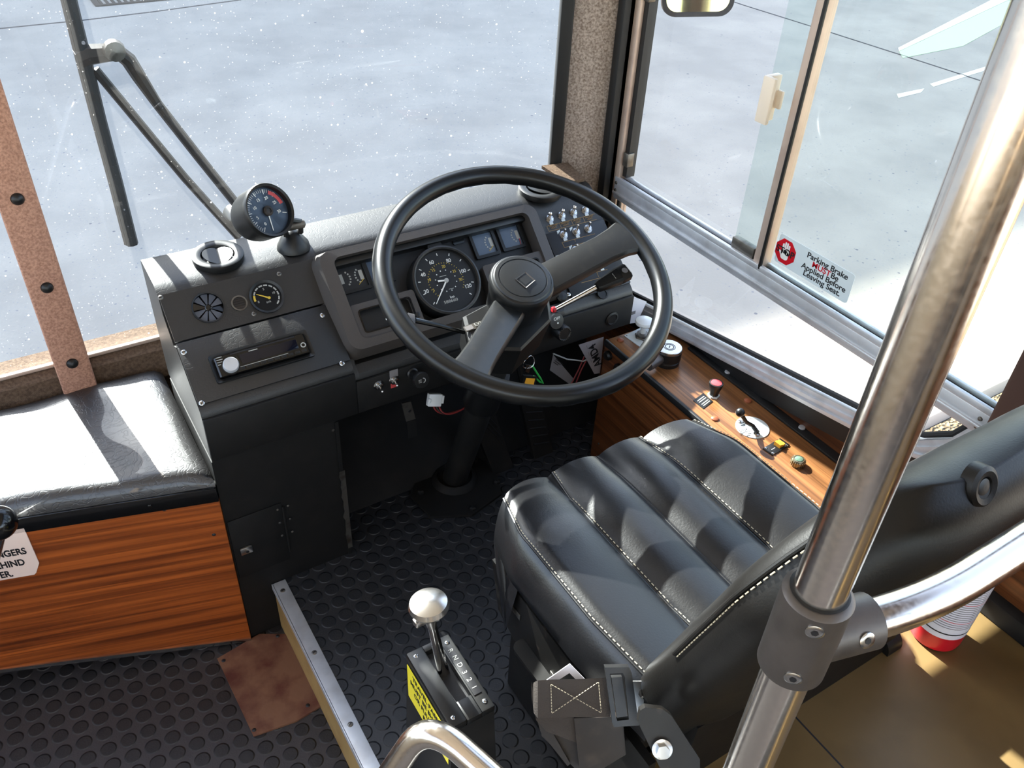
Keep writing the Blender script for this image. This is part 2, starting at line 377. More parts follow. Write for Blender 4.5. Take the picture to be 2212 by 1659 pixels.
# aisle floor and the raised cab platform
fl = struct('floor', MB().box(-1.2, .228, -3.2, 1.58, -.2, -.13), m_studfloor)
pf = struct('floor_platform', MB().box(.234, 1.2, -3.2, 1.58, -.2, 0), m_studplat)
MB().box(.227, .234, -3.2, 1.146, -.13, -.001).build('riser_board', m_ply, pf)
ns = MB().box(.2245, .2515, -3.2, 1.146, 0, .0022, .0008).box(.2235, .2262, -3.2, 1.146, -.012, .0022).build('nosing_strip', m_alu, pf)
for sx, sy in ((611, 1276), (679, 1410), (757, 1565)):
    p = on(sx, sy, 'z', .002); screw(ns, p.x, p.y, .0022, .005, m_dullsteel)
# raised wheel box behind the seat, covered in tan vinyl
wb = struct('floor_wheel_box', MB().box(.52, 1.156, -3.2, .40, 0, .268, .006), m_lino)
a = on(1740, 1572, 'z', .268); b = on(1830, 1659, 'z', .268)
MB().box(a.x-.0012, a.x+.0012, -1.0, .40, .2675, .2684).build('seam', m_blackp, wb)
struct('baseboard_right', MB().box(1.132, 1.156, -3.2, .40, .268, .305, .003), m_well)

# right wall with the driver's window
def sill(y): return .335+(1.30-y)*.169
lowpoly = [(-3.2, -.9), (1.58, -.9), (1.58, .33), (1.33, .33)]+[(y, sill(y)-.032) for y in (1.30, 1.1, .9, .7, .54)]+[(.49, .455), (.445, .50), (.425, .58), (.425, .66), (-3.2, .66)]
YZX = Matrix(((0, 0, 1, 0), (1, 0, 0, 0), (0, 1, 0, 0), (0, 0, 0, 1)))     # local (y, z, x) -> world
wr = struct('wall_right', MB().prism(lowpoly, 1.162, 1.176, YZX).box(1.156, 1.2, -3.2, 1.58, 1.72, 1.95).box(1.15, 1.2, -1.1, -1.0, .66, 1.72), m_brown)
wp = [(-3.2, -.2), (1.40, -.2), (1.40, .27)]+[(y, sill(y)-.075) for y in (1.30, 1.1, .9, .7, .54)]+[(.47, .43), (.42, .5), (.42, .66), (-3.2, .66)]
MB().prism(wp, 1.154, 1.162, YZX).build('wood_panel', m_woodside, wr)
band = []
ys = [1.36, 1.30, 1.1, .9, .7, .56, .50, .46]
zs = lambda y: sill(y)-.03 if y > .5 else sill(y)-.03+(.5-y)*.4
band = [(y, zs(y)) for y in ys]+[(y, zs(y)-.046) for y in reversed(ys)]
MB().prism(band, 1.146, 1.156, YZX).build('dark_band', m_rubber, wr)
# rear window post on the right wall
struct('trim_1', MB().box(1.118, 1.2, .345, .43, .50, 1.75, .006), m_brown)
# pillar between windscreen and side window, wrapped in carpet
pil = MB().prism([(1.042, 1.434), (1.130, 1.374), (1.18, 1.374), (1.18, 1.50), (1.10, 1.50)], .25, 1.75)
p2 = struct('trim_2', pil, m_carpetgrey)
MB().box(-.013, .013, -.022, .022, .37, 1.75, .004, Tm(1.031, 1.428) @ Rm(-30, 'Z')).build('windscreen_gasket', m_rubber, p2)
MB().box(1.112, 1.140, 1.352, 1.374, .3, 1.75, .003).build('corner_gasket', m_rubber, p2)
# centre post of the windscreen
post = struct('trim_3', MB().box(-.013, .046, 1.478, 1.522, .318, 1.78, .007), m_carpet)
for px, py in ((36, 430), (102, 621), (155, 785)):
    q = on(px, py, 'y', 1.478)
    MB().lathe([(.0102, 0), (.0102, .002), (.0075, .006), (.0032, .008), (0, .0085)], 18, frame((.0168, 1.478, q.z), (1, 0, 0), (0, 0, 1))).build('bolt_cap', m_black, post)
# ledge under the left pane and outer front skin
led = struct('wall_front', MB().box(-1.2, 1.2, 1.556, 1.59, -.9, .368).box(-1.2, 1.2, 1.5, 1.59, 1.70, 1.95), m_carpetdark)
struct('trim_4', MB().prism([(1.500, .300), (1.556, .300), (1.556, .371), (1.528, .374), (1.504, .360)], -1.2, .60, YZX), m_carpetdark)
MB().box(-1.2, .60, 1.520, 1.530, .372, .380, .002).build('glass_seal', m_alubronze, led)
# added panel above the view, keeps sun off the wheel box floor
struct('sun_blocker', MB().box(.80, 1.02, 1.35, 1.358, .985, 1.62, .003), m_black)
# windscreen panes
struct('window_1', MB().prism([(.046, 1.534), (.62, 1.531), (.80, 1.518), (.92, 1.487), (1.025, 1.425), (1.029, 1.429), (.924, 1.492), (.802, 1.523), (.622, 1.536), (.046, 1.539)], .36, 1.71), m_screen)
struct('window_2', MB().box(-1.15, -.013, 1.534, 1.539, .36, 1.71), m_screen)
# driver's side window
w3 = sempty('window_3')
MB().box(1.136, 1.17, 1.335, 1.352, .33, 1.74, .002).box(1.128, 1.142, 1.352, 1.357, .33, 1.74).build('front_frame', m_alubronze, w3)
MB().box(1.146, 1.168, 1.322, 1.336, .60, 1.74).build('channel_felt', m_rubber, w3)
MB().box(1.150, 1.160, 1.326, 1.331, .62, 1.74, .001).build('channel_strip', m_alubronze, w3)
for zc, hh in ((.625, .03), (.955, .018)): MB().box(1.140, 1.158, 1.318, 1.334, zc, zc+hh, .002).build('channel_block', m_dullsteel, w3)
rail = MB().box(1.134, 1.168, .43, 1.345, .548, .588, .003).box(1.130, 1.140, .43, 1.345, .560, .566, .002).box(1.134, 1.142, .43, 1.345, .586, .598, .002).box(1.152, 1.158, .43, 1.345, .586, .600, .001)
rl = rail.build('rail', m_alu, w3)
MB().box(1.142, 1.152, .43, 1.345, .588, .592).build('rail_felt', m_rubber, w3)
for yy, zz in ((.445, .575), (.445, .56), (1.338, .585), (1.338, .568)): MB().lathe([(.004, 0), (.003, .002), (0, .0026)], 12, frame((1.134, yy, zz), (0, -1, 0), (0, 0, 1))).build('rail_screw', m_dullsteel, rl)
MB().box(1.138, 1.162, .907, .931, .588, 1.72, .003).build('sash_bar', m_alubronze, w3)
MB().box(1.134, 1.139, .907, .913, .59, 1.72, .001).build('sash_seal', m_rubber, w3)
MB().box(1.150, 1.1545, .43, .915, .592, 1.74).build('sliding_pane', m_pane2, w3)
MB().box(1.156, 1.1605, .92, 1.345, .592, 1.74).build('fixed_pane', m_pane, w3)
MB().box(1.1455, 1.150, .912, .990, .606, 1.74).build('second_pane', m_pane2, w3)
q = on(1617, 540, 'x', 1.147)
MB().box(1.140, 1.154, .935, .992, .594, .618, .002).build('felt_stop', m_dullsteel, w3)
hd = MB().box(1.118, 1.145, .966, .978, .848, .925, .002).box(1.112, 1.121, .952, .978, .848, .925, .003).box(1.140, 1.147, .955, 1.0, .870, .900, .002)
tag(hd.build('pull_handle', m_cream, w3), 'cream plastic finger pull')
# lower fixed light under the rail, its seal and sill channel
lowglass = [(1.335, .34)]+[(y, sill(y)+.01) for y in (1.30, 1.1, .9, .7, .54)]+[(.49, .50), (.455, .55), (1.335, .55)]
MB().prism(lowglass, 1.160, 1.164, YZX).build('lower_pane', m_pane, w3)
path = [(1.150, 1.335, .56), (1.150, 1.33, .36), (1.150, 1.30, sill(1.30))]+[(1.150, y, sill(y)) for y in (1.1, .9, .7, .56)]+[(1.150, .515, sill(.53)+.012), (1.150, .475, .51), (1.150, .452, .555)]
MB().tube([(x-.004, y, z+.008) for x, y, z in path], .0055, 8).build('pane_seal', m_rubber, w3)
def ribbon(pts, off, wdt, x0, x1):
    n = len(pts); vs = []; fs = []
    for i, p in enumerate(pts):
        t = (V(pts[min(i+1, n-1)])-V(pts[max(i-1, 0)])).normalized(); nn = V((0, t.z, -t.y))
        if nn.z > 0 or (abs(nn.z) < .2 and nn.y > 0 and i > 3): nn = -nn
        p = V(p); a = p+nn*off; b = p+nn*(off+wdt)
        for q in (a, b):
            for x in (x0, x1): vs.append((x, q.y, q.z))
    for i in range(n-1):
        k = i*4; fs += [(k, k+4, k+6, k+2), (k+1, k+3, k+7, k+5), (k, k+1, k+5, k+4), (k+2, k+6, k+7, k+3)]
    fs += [(0, 2, 3, 1), (n*4-4, n*4-3, n*4-1, n*4-2)]
    return vs, fs
sp = path[2:]
c1 = MB().add(*ribbon(sp, 0, .034, 1.136, 1.150)); c1.add(*ribbon(sp, .010, .006, 1.132, 1.137)); c1.add(*ribbon(sp, .024, .005, 1.132, 1.137))
c1.build('sill_channel', m_alu, w3)

# rest of the saloon shell: ceiling, far walls with window openings
struct('ceiling', MB().box(-1.25, 1.25, -3.3, 1.6, 1.95, 2.0), m_roof)
struct('wall_left', MB().box(-1.25, -1.2, -3.2, 1.46, -.9, .62).box(-1.25, -1.2, -3.2, 1.46, 1.65, 1.95).box(-1.25, -1.18, .2, .3, .62, 1.65).box(-1.25, -1.18, -1.4, -1.3, .62, 1.65), m_wallin)
struct('wall_back', MB().box(-1.25, 1.25, -3.3, -3.2, -.9, .8).box(-1.25, 1.25, -3.3, -3.2, 1.6, 1.95).box(-.1, .1, -3.3, -3.2, .8, 1.6), m_wallin)

# ------------------------------------------------------------------ the yard outside
GZ = -.9
gr = struct('ground', MB().box(-40, 60, -30, 70, GZ-.2, GZ), m_concrete)
def strip(name, pts, w, mt, parent, h=.004):
    mb = MB()
    for (ax, ay), (bx, by) in zip(pts[:-1], pts[1:]):
        a = on(ax, ay, 'z', GZ); b = on(bx, by, 'z', GZ); d = (b-a).normalized(); s = V((-d.y, d.x, 0))*w/2
        mb.slab([a+s, a-s, b-s, b+s], (0, 0, h))
    return mb.build(name, mt, parent)
strip('joint', [(-40, 66), (180, 44), (330, 26), (520, 0)], .02, m_joint, gr)
strip('joint', [(1560, -4), (1608, 12), (1755, 58), (1946, 119), (2212, 205)], .016, m_joint, gr)
g = on(2080, 890, 'z', GZ)
tag(MB().box(1.3, 9, -1.5, 1.33, GZ-.02, GZ+.03).build('gravel_verge', m_gravel), 'strip of sunlit brown gravel beside the concrete yard', 'gravel', kind='stuff')
tag(MB().box(1.3, 9, 1.33, 1.38, GZ-.05, GZ+.035, .01).build('kerb_edging', m_joint), 'low dark edging between concrete yard and brown gravel', 'edging')
def quad(px): return [on(x, y, 'z', GZ)+V((0, 0, .001)) for x, y in px]
for px, nm, mt, lb in (  # reflections in the side glass, modelled as flat coloured strips on the ground
    ([(1937, 204), (1941, 212), (1990, 200), (1996, 192)], 'reflected_line', m_linew, 'short white window reflection laid on the yard, left of the longer one'),
    ([(2009, 182), (2016, 188), (2130, 152), (2128, 145)], 'reflected_line', m_linew, 'longer thin white window reflection laid on the yard, right of the short one'),
    ([(1942, 112), (1950, 126), (2080, 100), (2180, 45), (2240, -20), (2170, 5)], 'reflected_stripe', m_lineg, 'broad pale green window reflection laid across far yard beyond the pole')):
    tag(MB().slab(quad(px), (0, 0, .003)).build(nm, mt), lb, 'reflection')
tag(MB().slab(quad([(1940, 104), (1942, 111), (2170, 4), (2240, -24), (2200, -30)]), (0, 0, .003)).build('reflected_line', m_linew), 'white edge of the pale green window reflection laid on far yard', 'reflection')
dg = thing('drain_grate', 'dark iron drain grate far out on the concrete yard', 'grate', Tm(*on(310, -6, 'z', GZ)))
MB().ring(rr(.95, .4, .02), rr(.85, .32, .01), 0, .012).build('frame', m_grate, dg)
mb = MB()
for i in range(16): mb.box(-.42+i*.055, -.395+i*.055, -.17, .17, 0, .01)
mb.build('bars', m_grate, dg)
struct('wall_depot', MB().box(-14, 22, 26, 27, GZ, 15.1), m_brick)

# outside mirror on its arm, beyond the side window
mr = thing('outside_mirror', 'dark framed exterior mirror showing above the side window', 'mirror', frame(dp(1512, -48, 2.05), (.86, -.5, .05), (.1, .12, 1)))
MB().prism(rr(.17, .165, .035, 6), -.02, .0, None, .006).build('housing', m_black, mr)
MB().ring(rr(.176, .172, .035, 6), rr(.155, .15, .028, 6), -.012, .004).build('rim', m_brownplastic, mr)
MB().prism(rr(.157, .152, .028, 6), .0, .002).build('mirror_glass', m_mirror, mr)
MB().tube([(-.0, .08, -.012), (-.01, .3, -.015)], .01, 10).build('arm', m_black, mr)

# windscreen wiper outside the left half of the glass
wy = 1.575
wi = thing('windscreen_wiper', 'black windscreen wiper outside the glass, right of the pink centre post', 'wiper')
w = lambda x, y, yy=wy: on(x, y, 'y', yy)
bl = MB().tube([w(128, -70), w(150, 0), w(180, 120), w(215, 260), w(250, 390), w(285, 527)], .0115, 8)
bl.build('blade', m_rubber, wi)
MB().tube([w(120, -70), w(140, 0), w(172, 130), w(206, 260), w(241, 390), w(276, 527)], .0065, 6).build('blade_spine', m_brownplastic, wi)
MB().tube([w(510, 440), w(430, 340), w(340, 225), w(300, 165), w(278, 130), w(250, 108)], [.009, .009, .009, .012, .013, .012], 8).build('main_arm', m_brownplastic, wi)
MB().tube([w(515, 512), w(400, 385), w(205, 150)], .008, 8).build('second_arm', m_brownplastic, wi)
MB().tube([w(250, 112), w(190, 118), w(168, 128)], [.014, .017, .016], 8).build('head_bracket', m_brownplastic, wi)
MB().lathe([(.018, 0), (.016, .012), (0, .015)], 14, frame(w(246, 108, wy-.012), (1, 0, 0), (0, 0, 1))).build('pivot_bolt', m_dullsteel, wi)
MB().lathe([(.02, -.03), (.02, .02), (.012, .035), (0, .036)], 16, frame(V((w(518, 480).x, 1.590, w(518, 480).z)), (1, 0, 0), (0, 0, 1))).build('spindle', m_black, wi)

# ================================================================== ENGINE BOX (left)
# the wood front runs at a slight angle: right end nearest the aisle panel
A = V((.163, 1.14, 0)); B = V((-.62, 1.363, 0)); d = (B-A).normalized()
EB = frame((.163, 1.14, -.13), -d, (0, 0, 1))      # local x to the right along the front, y up, z towards the viewer
Lb = (B-A).length
eb = thing('engine_box', 'low engine cover with black padded top and orange wood front', 'engine cover', EB)
zt = .302+.13
MB().slab([(-Lb, .31, 0), (0, .005, 0), (0, zt-.034, 0), (-Lb, zt-.034, 0)], (0, 0, -.018)).build('wood_front', m_wood, eb)
# lower edge follows the sloping bottom strip
pts = [(0, .004), (-.32, .062), (-Lb, .13)]
wf = eb.children[0]; bpy.data.objects.remove(wf)
MB().slab([(0, .004, 0), (0, zt-.030, 0), (-Lb, zt-.030, 0), (-Lb, .098, 0), (-.33, .046, 0)], (0, 0, -.018)).build('wood_front', m_wood, eb)
MB().slab([(0, .0, .002), (0, .009, .002), (-.33, .051, .002), (-Lb, .103, .002), (-Lb, .094, .002), (-.33, .042, .002)], (0, 0, -.022)).build('bottom_strip', m_steel, eb)
te = MB().box(-Lb, .0, zt-.032, zt, -.02, .003, .0015).build('top_edge_trim', m_blackgloss, eb)
for sx in (-.11, -.37): screw(te, sx, zt-.016, .003, .0035, m_blackgloss, slot=False)
wf = [c for c in eb.children if c.name.startswith('wood_front')][0]
for px, py in ((355, 1101), (462, 1155)):
    lx, ly = loc(EB, px, py); screw(wf, lx, ly, 0, .0035, m_steel if px < 400 else m_blackp, slot=False)
# padded top: cushion with rounded rear corner
mb = MB(); nx, ny = 60, 40; vs = []; fs = []
for j in range(ny+1):
    t = j/ny
    for i in range(nx+1):
        s = i/nx; x = .163-(.163+.62)*(1-s)
        yf = 1.142+(.163-x)*.285; yb = 1.502; y = yf+(yb-yf)*t
        ef = min(1, (y-yf)/.026); er = min(1, (yb-y)/.04); es = min(1, (.163-x)/.045)
        rnd = lambda e: math.sqrt(max(0, 1-(1-e)**2))
        z = .302+(.030+.006*t)*rnd(ef)*(.35+.65*rnd(er))*(.45+.55*rnd(es))+.0025*math.sin(x*37+y*11)*math.sin(y*29)
        vs.append((x, y, z))
for j in range(ny):
    for i in range(nx): k = j*(nx+1)+i; fs.append((k, k+1, k+nx+2, k+nx+1))
o = len(vs)
vs += [(x, y, .27) for x, y, z in (vs[0], vs[nx], vs[-1], vs[ny*(nx+1)])]
e0 = [i for i in range(nx+1)]; fs.append(tuple(reversed(e0))+(o, o+1)); eR = [j*(nx+1)+nx for j in range(ny+1)]; fs.append(tuple(reversed(eR))+(o+1, o+2))
eB = [ny*(nx+1)+i for i in range(nx+1)]; fs.append(tuple(eB)+(o+2, o+3)); fs.append((o, o+3, o+2, o+1))
iv = EB.inverted()
mb.add([tuple(iv @ V(p)) for p in vs], fs); mb.build('padded_top', m_vinyl_box, eb, ang=60)
# notice on the wood front
SN = EB @ Tm(0, 0, .001)
P = [loc(EB, *p) for p in ((52, 1138), (85, 1214), (80, 1237))]
sg = thing('notice_sign', 'cream notice sign with black capitals on the orange wood front', 'sign', SN)
x1 = P[1][0]; yt = loc(EB, 30, 1142)[1]; yb = loc(EB, 60, 1241)[1]
MB().prism([(P[0][0], yt), (x1-.30, yt), (x1-.30, yb), (P[2][0]-.004, yb), (P[2][0], yb+.004), (P[1][0], P[1][1])], 0, .002).build('board', m_sign, sg)
for body, px, py in (('PASSENGERS', 57, 1187), ('BEHIND', 54, 1211), ('DRIVER.', 28, 1236)):
    lx, ly = loc(EB, px, py); text(body, .0205, m_blackp, sg, lx, ly, .0021, align='RIGHT', bold=.0006, sx=.72)
# black ball handle at the frame edge
kb = thing('ball_knob_lever', 'shiny black ball knob on a lever before the cream notice', 'lever', Tm(*dp(-4, 1130, 1.26)))
MB().lathe([(0, -.026)]+[(.026*math.cos(a), .026*math.sin(a)) for a in [(-80+i*10)*PI/180 for i in range(17)]]+[(0, .026)], 28).build('ball', m_blackgloss, kb)
lr_ = EB @ V((*loc(EB, -60, 1330), .0)); lr_ = lr_-kb.matrix_world.translation
MB().tube([(0, 0, -.02), tuple(lr_*.5+V((0, -.01, -.02))), tuple(lr_)], .006, 10).build('lever_rod', m_steel, kb)
# worn plate let into the aisle floor
fp = MB().prism([tuple(on(x, y, 'z', -.13).xy) for x, y in ((470, 1425), (560, 1372), (640, 1372), (706, 1520), (640, 1560), (548, 1592))], -.13, -.126)
fpo = tag(fp.build('floor_plate', m_rust), 'worn rusty brown plate screwed to the black studded floor', 'floor plate')
for px, py in ((483, 1427), (600, 1374), (665, 1524), (549, 1577)):
    q = on(px, py, 'z', -.126); screw(fpo, q.x, q.y, -.126, .004, m_blackp, slot=False)

# ================================================================== DASHBOARD
def sl(y, z, t): return frame((0, y, z), (1, 0, 0), (0, math.cos(R(t)), math.sin(R(t))))
S1 = sl(1.144, .465, 36)        # radio slope
S2 = sl(1.244, .538, 43)        # gauge slope
S3 = sl(1.322, .6025, 5)         # top
SW = sl(1.152, .452, 40)        # switch slope
FP = frame((0, 1.138, 0), (1, 0, 0), (0, 0, 1))   # upright fascia, local y = height
DL, DR = .166, 1.052
db = thing('dashboard', 'black grained dashboard across the cab below the windscreen', 'dashboard', Tm(0, 0, 0))
def arc2(cx, cy, r, a0, a1, n=6): return [(cx+r*math.cos(R(a0+(a1-a0)*i/n)), cy+r*math.sin(R(a0+(a1-a0)*i/n))) for i in range(n+1)]
# left section: radio slope, gauge slope, rounded top (YZ outline, lofted across)
profL = [(1.144, .362), (1.144, .452), (1.1475, .461), (1.156, .4695), (1.240, .532), (1.262, .522), (1.300, .560), (1.306, .5915), (1.316, .598), (1.328, .603), (1.402, .6095), (1.412, .608), (1.416, .601), (1.416, .362)]
profR = [(1.144, .362), (1.144, .432), (1.1475, .442), (1.156, .450), (1.268, .5465), (1.299, .583), (1.308, .5915), (1.318, .598), (1.330, .603), (1.402, .6095), (1.412, .608), (1.416, .601), (1.416, .362)]
mb = MB().loft([[(x, y, z) for y, z in profL] for x in (DL, .43)])
profM = [(1.144, .362), (1.144, .432), (1.1475, .442), (1.162, .452), (1.185, .420), (1.300, .520), (1.312, .592), (1.318, .598), (1.330, .603), (1.402, .6095), (1.412, .608), (1.416, .601), (1.416, .362)]
mb.loft([[(x, y, z) for y, z in profR] for x in (.43, .440)])
mb.loft([[(x, y, z) for y, z in profM] for x in (.440, .880)])
mb.loft([[(x, y, z) for y, z in profR] for x in (.880, DR)])
mb.build('body', m_vinyl, db, ang=28)
# lower left carcass down to the platform, with scored seams, hatch and lock
lc = MB().box(DL, .393, 1.148, 1.416, -.128, .352).box(.386, .393, 1.146, 1.4, .0, .352).build('lower_panel', m_blackmat, db)
MB().box(DL+.001, .392, 1.1465, 1.1485, .3535, .3565).build('panel_seam', m_well, lc)
ht = [loc(frame((0, 1.147, 0), (1, 0, 0), (0, 0, 1)), *p) for p in ((490, 1128), (606, 1086), (626, 1190))]
LF = frame((0, 1.147, 0), (1, 0, 0), (0, 0, 1))
hx0, hx1, hy1, hy0 = ht[0][0]-.0, ht[1][0], ht[1][1], ht[2][1]
hatch = MB().box(hx0, hx1, 1.145, 1.148, hy0-.02, hy1, .0008).build('hatch_door', m_blackmat, db)
MB().tube([(hx1+.002, 1.1455, hy1-.01), (hx1+.002, 1.1455, hy0)], .0022, 8).build('hinge', m_well, hatch)
for k in range(3):
    for dx in (-.008, .012):
        o = MB().lathe([(.0025, 0), (.002, .0012), (0, .0015)], 10, frame((hx1+dx, 1.1449, hy1-.012-k*.035), (1, 0, 0), (0, 0, 1))).build('rivet', m_dullsteel, hatch)
lx, ly = loc(LF, 530, 1183)
lk = MB().box(lx-.012, lx+.012, 1.138, 1.1455, ly-.010, ly+.008, .003).build('lock', m_steel, hatch)
MB().lathe([(.003, 0), (.003, .0006), (0, .0006)], 10, frame((lx+.001, 1.1379, ly-.003), (1, 0, 0), (0, 0, 1))).build('keyhole', m_blackp, lk)
for px, py, r in ((506, 966, .0048), (478, 974, .0022), (467, 976, .0022), (720, 930, .003)):
    hx, hy = loc(LF, px, py); MB().lathe([(r, 0), (r*.9, .0007), (0, .0007)], 8, frame((hx, 1.1481, hy), (1, 0, 0), (0, 0, 1))).build('drilled_hole', m_blackp if px < 600 else m_dullsteel, lc)
# torn pale strip at the panel's right edge
pts = []
zz = [loc(LF, 735, 1018)[1], loc(LF, 744, 1186)[1]]
n = 16; rs = random.Random(7)
e1 = [(.3955, 1.1445, zz[0]+(zz[1]-zz[0])*i/n) for i in range(n+1)]
e2 = [(.3955-.0085-.003*rs.random()-(.003 if i % 4 == 1 else 0), 1.1445, zz[0]+(zz[1]-zz[0])*i/n) for i in range(n, -1, -1)]
MB().slab(e1+e2, (0, .0015, 0)).build('torn_edge_strip', m_dullsteel, lc)
# slabs laid on the slopes
rp = MB().box(DL+.001, .4285, .0115, .1215, -.002, .0022, .0008, S1).build('radio_panel', m_vinyl, db)
for px, py in ((397, 761), (697, 681), (739, 785), (436, 871)):
    lx, ly = loc(S1, px, py, .002); screw(rp, lx, ly, .0022, .0046, m_steel, ang=rs.randint(0, 90), M=S1)
gp = MB(); gx, gy = loc(S2, 450, 664, .002); n = 72
def ray_rect(a, x0, x1, y0, y1):
    c, s = math.cos(a), math.sin(a); t = min((x1-gx)/c if c > 1e-6 else ((x0-gx)/c if c < -1e-6 else 9), (y1-gy)/s if s > 1e-6 else ((y0-gy)/s if s < -1e-6 else 9)); return (gx+c*t, gy+s*t)
an = sorted([2*PI*i/n for i in range(n)]+[math.atan2(y-gy, x-gx) % (2*PI) for x in (DL+.001, .4285) for y in (.001, .083)])
gp.ring([ray_rect(a, DL+.001, .4285, .001, .083) for a in an], [(gx+.0255*math.cos(a), gy+.0255*math.sin(a)) for a in an], -.003, .0016, S2)
gp = gp.build('gauge_panel', m_vinyl, db)
for px, py in ((603, 592), (549, 678), (347, 643)):
    lx, ly = loc(S2, px, py, .0016); screw(gp, lx, ly, .0016, .0042, m_dullsteel, ang=10, M=S2)
MB().box(.43, DR, 1.1375, 1.1445, .362, .432, .002).build('fascia', m_blackmat, db)
MB().box(.166, .43, 1.1375, 1.1445, .362, .450, .002).build('fascia', m_blackmat, db)
lx, ly = loc(FP, 1321, 688)
MB().lathe([(.016, 0), (.016, .002), (.012, .0035), (.011, .002), (.0, .002)], 22, frame((lx, 1.1375, ly), (1, 0, 0), (0, 0, 1))).build('round_cap', m_black, db)
# carpet scrap at the far right end of the top
MB().slab([V((1.0, 1.335, .607)), V((1.045, 1.335, .607)), V((1.045, 1.40, .617)), V((.985, 1.41, .617))], (0, 0, .007)).build('corner_carpet', m_carpetdark, db)

# ---- car radio
rc = [loc(S1, *p, .006) for p in ((447, 770), (659, 714), (682, 768), (471, 830))]
rx0 = (rc[0][0]+rc[3][0])/2; rx1 = (rc[1][0]+rc[2][0])/2; ry1 = (rc[0][1]+rc[1][1])/2; ry0 = (rc[2][1]+rc[3][1])/2
RF = S1 @ Tm((rx0+rx1)/2, (ry0+ry1)/2, .0022); rw, rh = rx1-rx0, ry1-ry0
rd = thing('car_radio', 'slim black car radio with a silver volume knob in the left dash slope', 'radio', RF)
MB().ring(rr(rw, rh, .004, 4), rr(rw-.012, rh-.012, .003, 4), 0, .007, None, .004).build('surround', m_black, rd)
MB().prism(rr(rw-.014, rh-.014, .002, 4), 0, .0105, None, .002).build('faceplate', m_blackgloss, rd)
MB().box(-rw*.22, rw*.36, -rh*.12, rh*.22, .0100, .0109, .0003).build('display', m_bluelcd, rd)
MB().box(-rw*.30, rw*.36, rh*.30, rh*.35, .0100, .0108).build('disc_slot', m_blackp, rd)
for k in range(10): MB().box(-rw*.26+k*.0118, -rw*.26+k*.0118+.0085, -rh*.30, -rh*.21, .0100, .0112, .0004).build('preset_button', m_black, rd)
MB().box(-rw*.26, rw*.24, -rh*.195, -rh*.18, .0104, .0107).build('button_print', m_dimwhite, rd)
kx, ky = loc(RF, 499, 787, .018)
kn = MB().lathe([(.0128, .009), (.0128, .018), (.0115, .0202), (.002, .0196), (0, .0196)], 36, Tm(kx, ky, 0)).build('volume_knob', m_alu, rd)
MB().ring(circ(.0150, 32, kx, ky), circ(.0130, 32, kx, ky), .009, .0118).build('knob_ring', m_black, rd)
bx, by = loc(RF, 655, 745, .011)
MB().ring(circ(.0046, 20, bx, by), circ(.003, 20, bx, by), .0104, .0114).build('eject_button', m_dimwhite, rd)
for k in range(4): MB().box(-rw*.44, -rw*.44+.010, rh*.06+k*.0042, rh*.06+k*.0042+.0012, .0104, .0107).build('print_line', m_dimwhite, rd)
MB().box(-rw*.12, -rw*.03, rh*.245, rh*.275, .0104, .0107).build('print_line', m_dimwhite, rd)

# ---- gauges on the gauge slope
def ticks(mb, r0, r1, a0, a1, n, w, h):
    for i in range(n):
        a = R(a0+(a1-a0)*i/(n-1)); mb.box(r0, r1, -w/2, w/2, h, h+.0003, 0, Rm(math.degrees(a), 'Z'))
    return mb
def arcband(mb, r0, r1, a0, a1, h, n=10):
    p = [(r1*math.cos(R(a0+(a1-a0)*i/n)), r1*math.sin(R(a0+(a1-a0)*i/n))) for i in range(n+1)]+[(r0*math.cos(R(a0+(a1-a0)*i/n)), r0*math.sin(R(a0+(a1-a0)*i/n))) for i in range(n, -1, -1)]
    return mb.prism(p, h, h+.0003)
# round louvre vent
lx, ly = loc(S2, 450, 664, .002)
lv = thing('louvre_vent', 'small round vent with radial glassy blades below the left air outlet', 'vent', S2 @ Tm(lx, ly, .0016) @ Matrix.Scale(.80, 4))
MB().ring(circ(.0335, 36), circ(.0305, 36), -.001, .003, None, .002).build('ring', m_black, lv)
MB().lathe([(.0308, -.012), (0, -.012)], 32, None).build('well', m_blackp, lv)
for k in range(10):
    a0 = k*36+4; a1 = a0+29; tl = .5 if k not in (4, 9) else -1.2
    p = [(.0065, a0+4), (.0300, a0), (.0302, (a0+a1)/2), (.0300, a1), (.0065, a1-4)]
    q = [V((r*math.cos(R(a)), r*math.sin(R(a)), -.004+tl*.0035*((a-a0)/(a1-a0)-.5))) for r, a in p]
    MB().slab(q, (0, 0, .0008)).build('blade', m_louver if k not in (4, 9) else m_blackgloss, lv)
MB().lathe([(.0068, -.010), (.0068, -.001), (.005, .0004), (0, .0004)], 18).build('hub', m_blackgloss, lv)
lx, ly = loc(S2, 517, 655, .002)
gk = thing('buzzer_button', 'small round ribbed button between louvre vent and pressure gauge', 'button', S2 @ Tm(lx, ly, .0016))
MB().ring(circ(.0135, 24), circ(.011, 24), 0, .002).build('ring', m_dullsteel, gk)
mb = MB().lathe([(.011, 0), (.011, .0008), (0, .0008)], 20)
for k in range(5): mb.box(-.009, .009, -.0085+k*.004, -.0065+k*.004, .0006, .0018)
mb.build('grille', m_brownplastic, gk)
lx, ly = loc(S2, 576, 641, .003)
pg = thing('pressure_gauge', 'round black air pressure gauge with yellow needle in the left slope', 'gauge', S2 @ Tm(lx, ly, .0016) @ Rm(3, 'Z') @ Matrix.Scale(.80, 4))
MB().ring(circ(.0365, 40), circ(.0315, 40), -.001, .006, None, .003).build('bezel', m_black, pg)
MB().lathe([(.0318, .001), (0, .001)], 36).build('face', m_face, pg)
mb = MB()
for k in range(9): arcband(mb, .0245, .0275, 148-k*24+8, 148-k*24-10, .0011, 4)
mb.build('scale', m_dimwhite, pg)
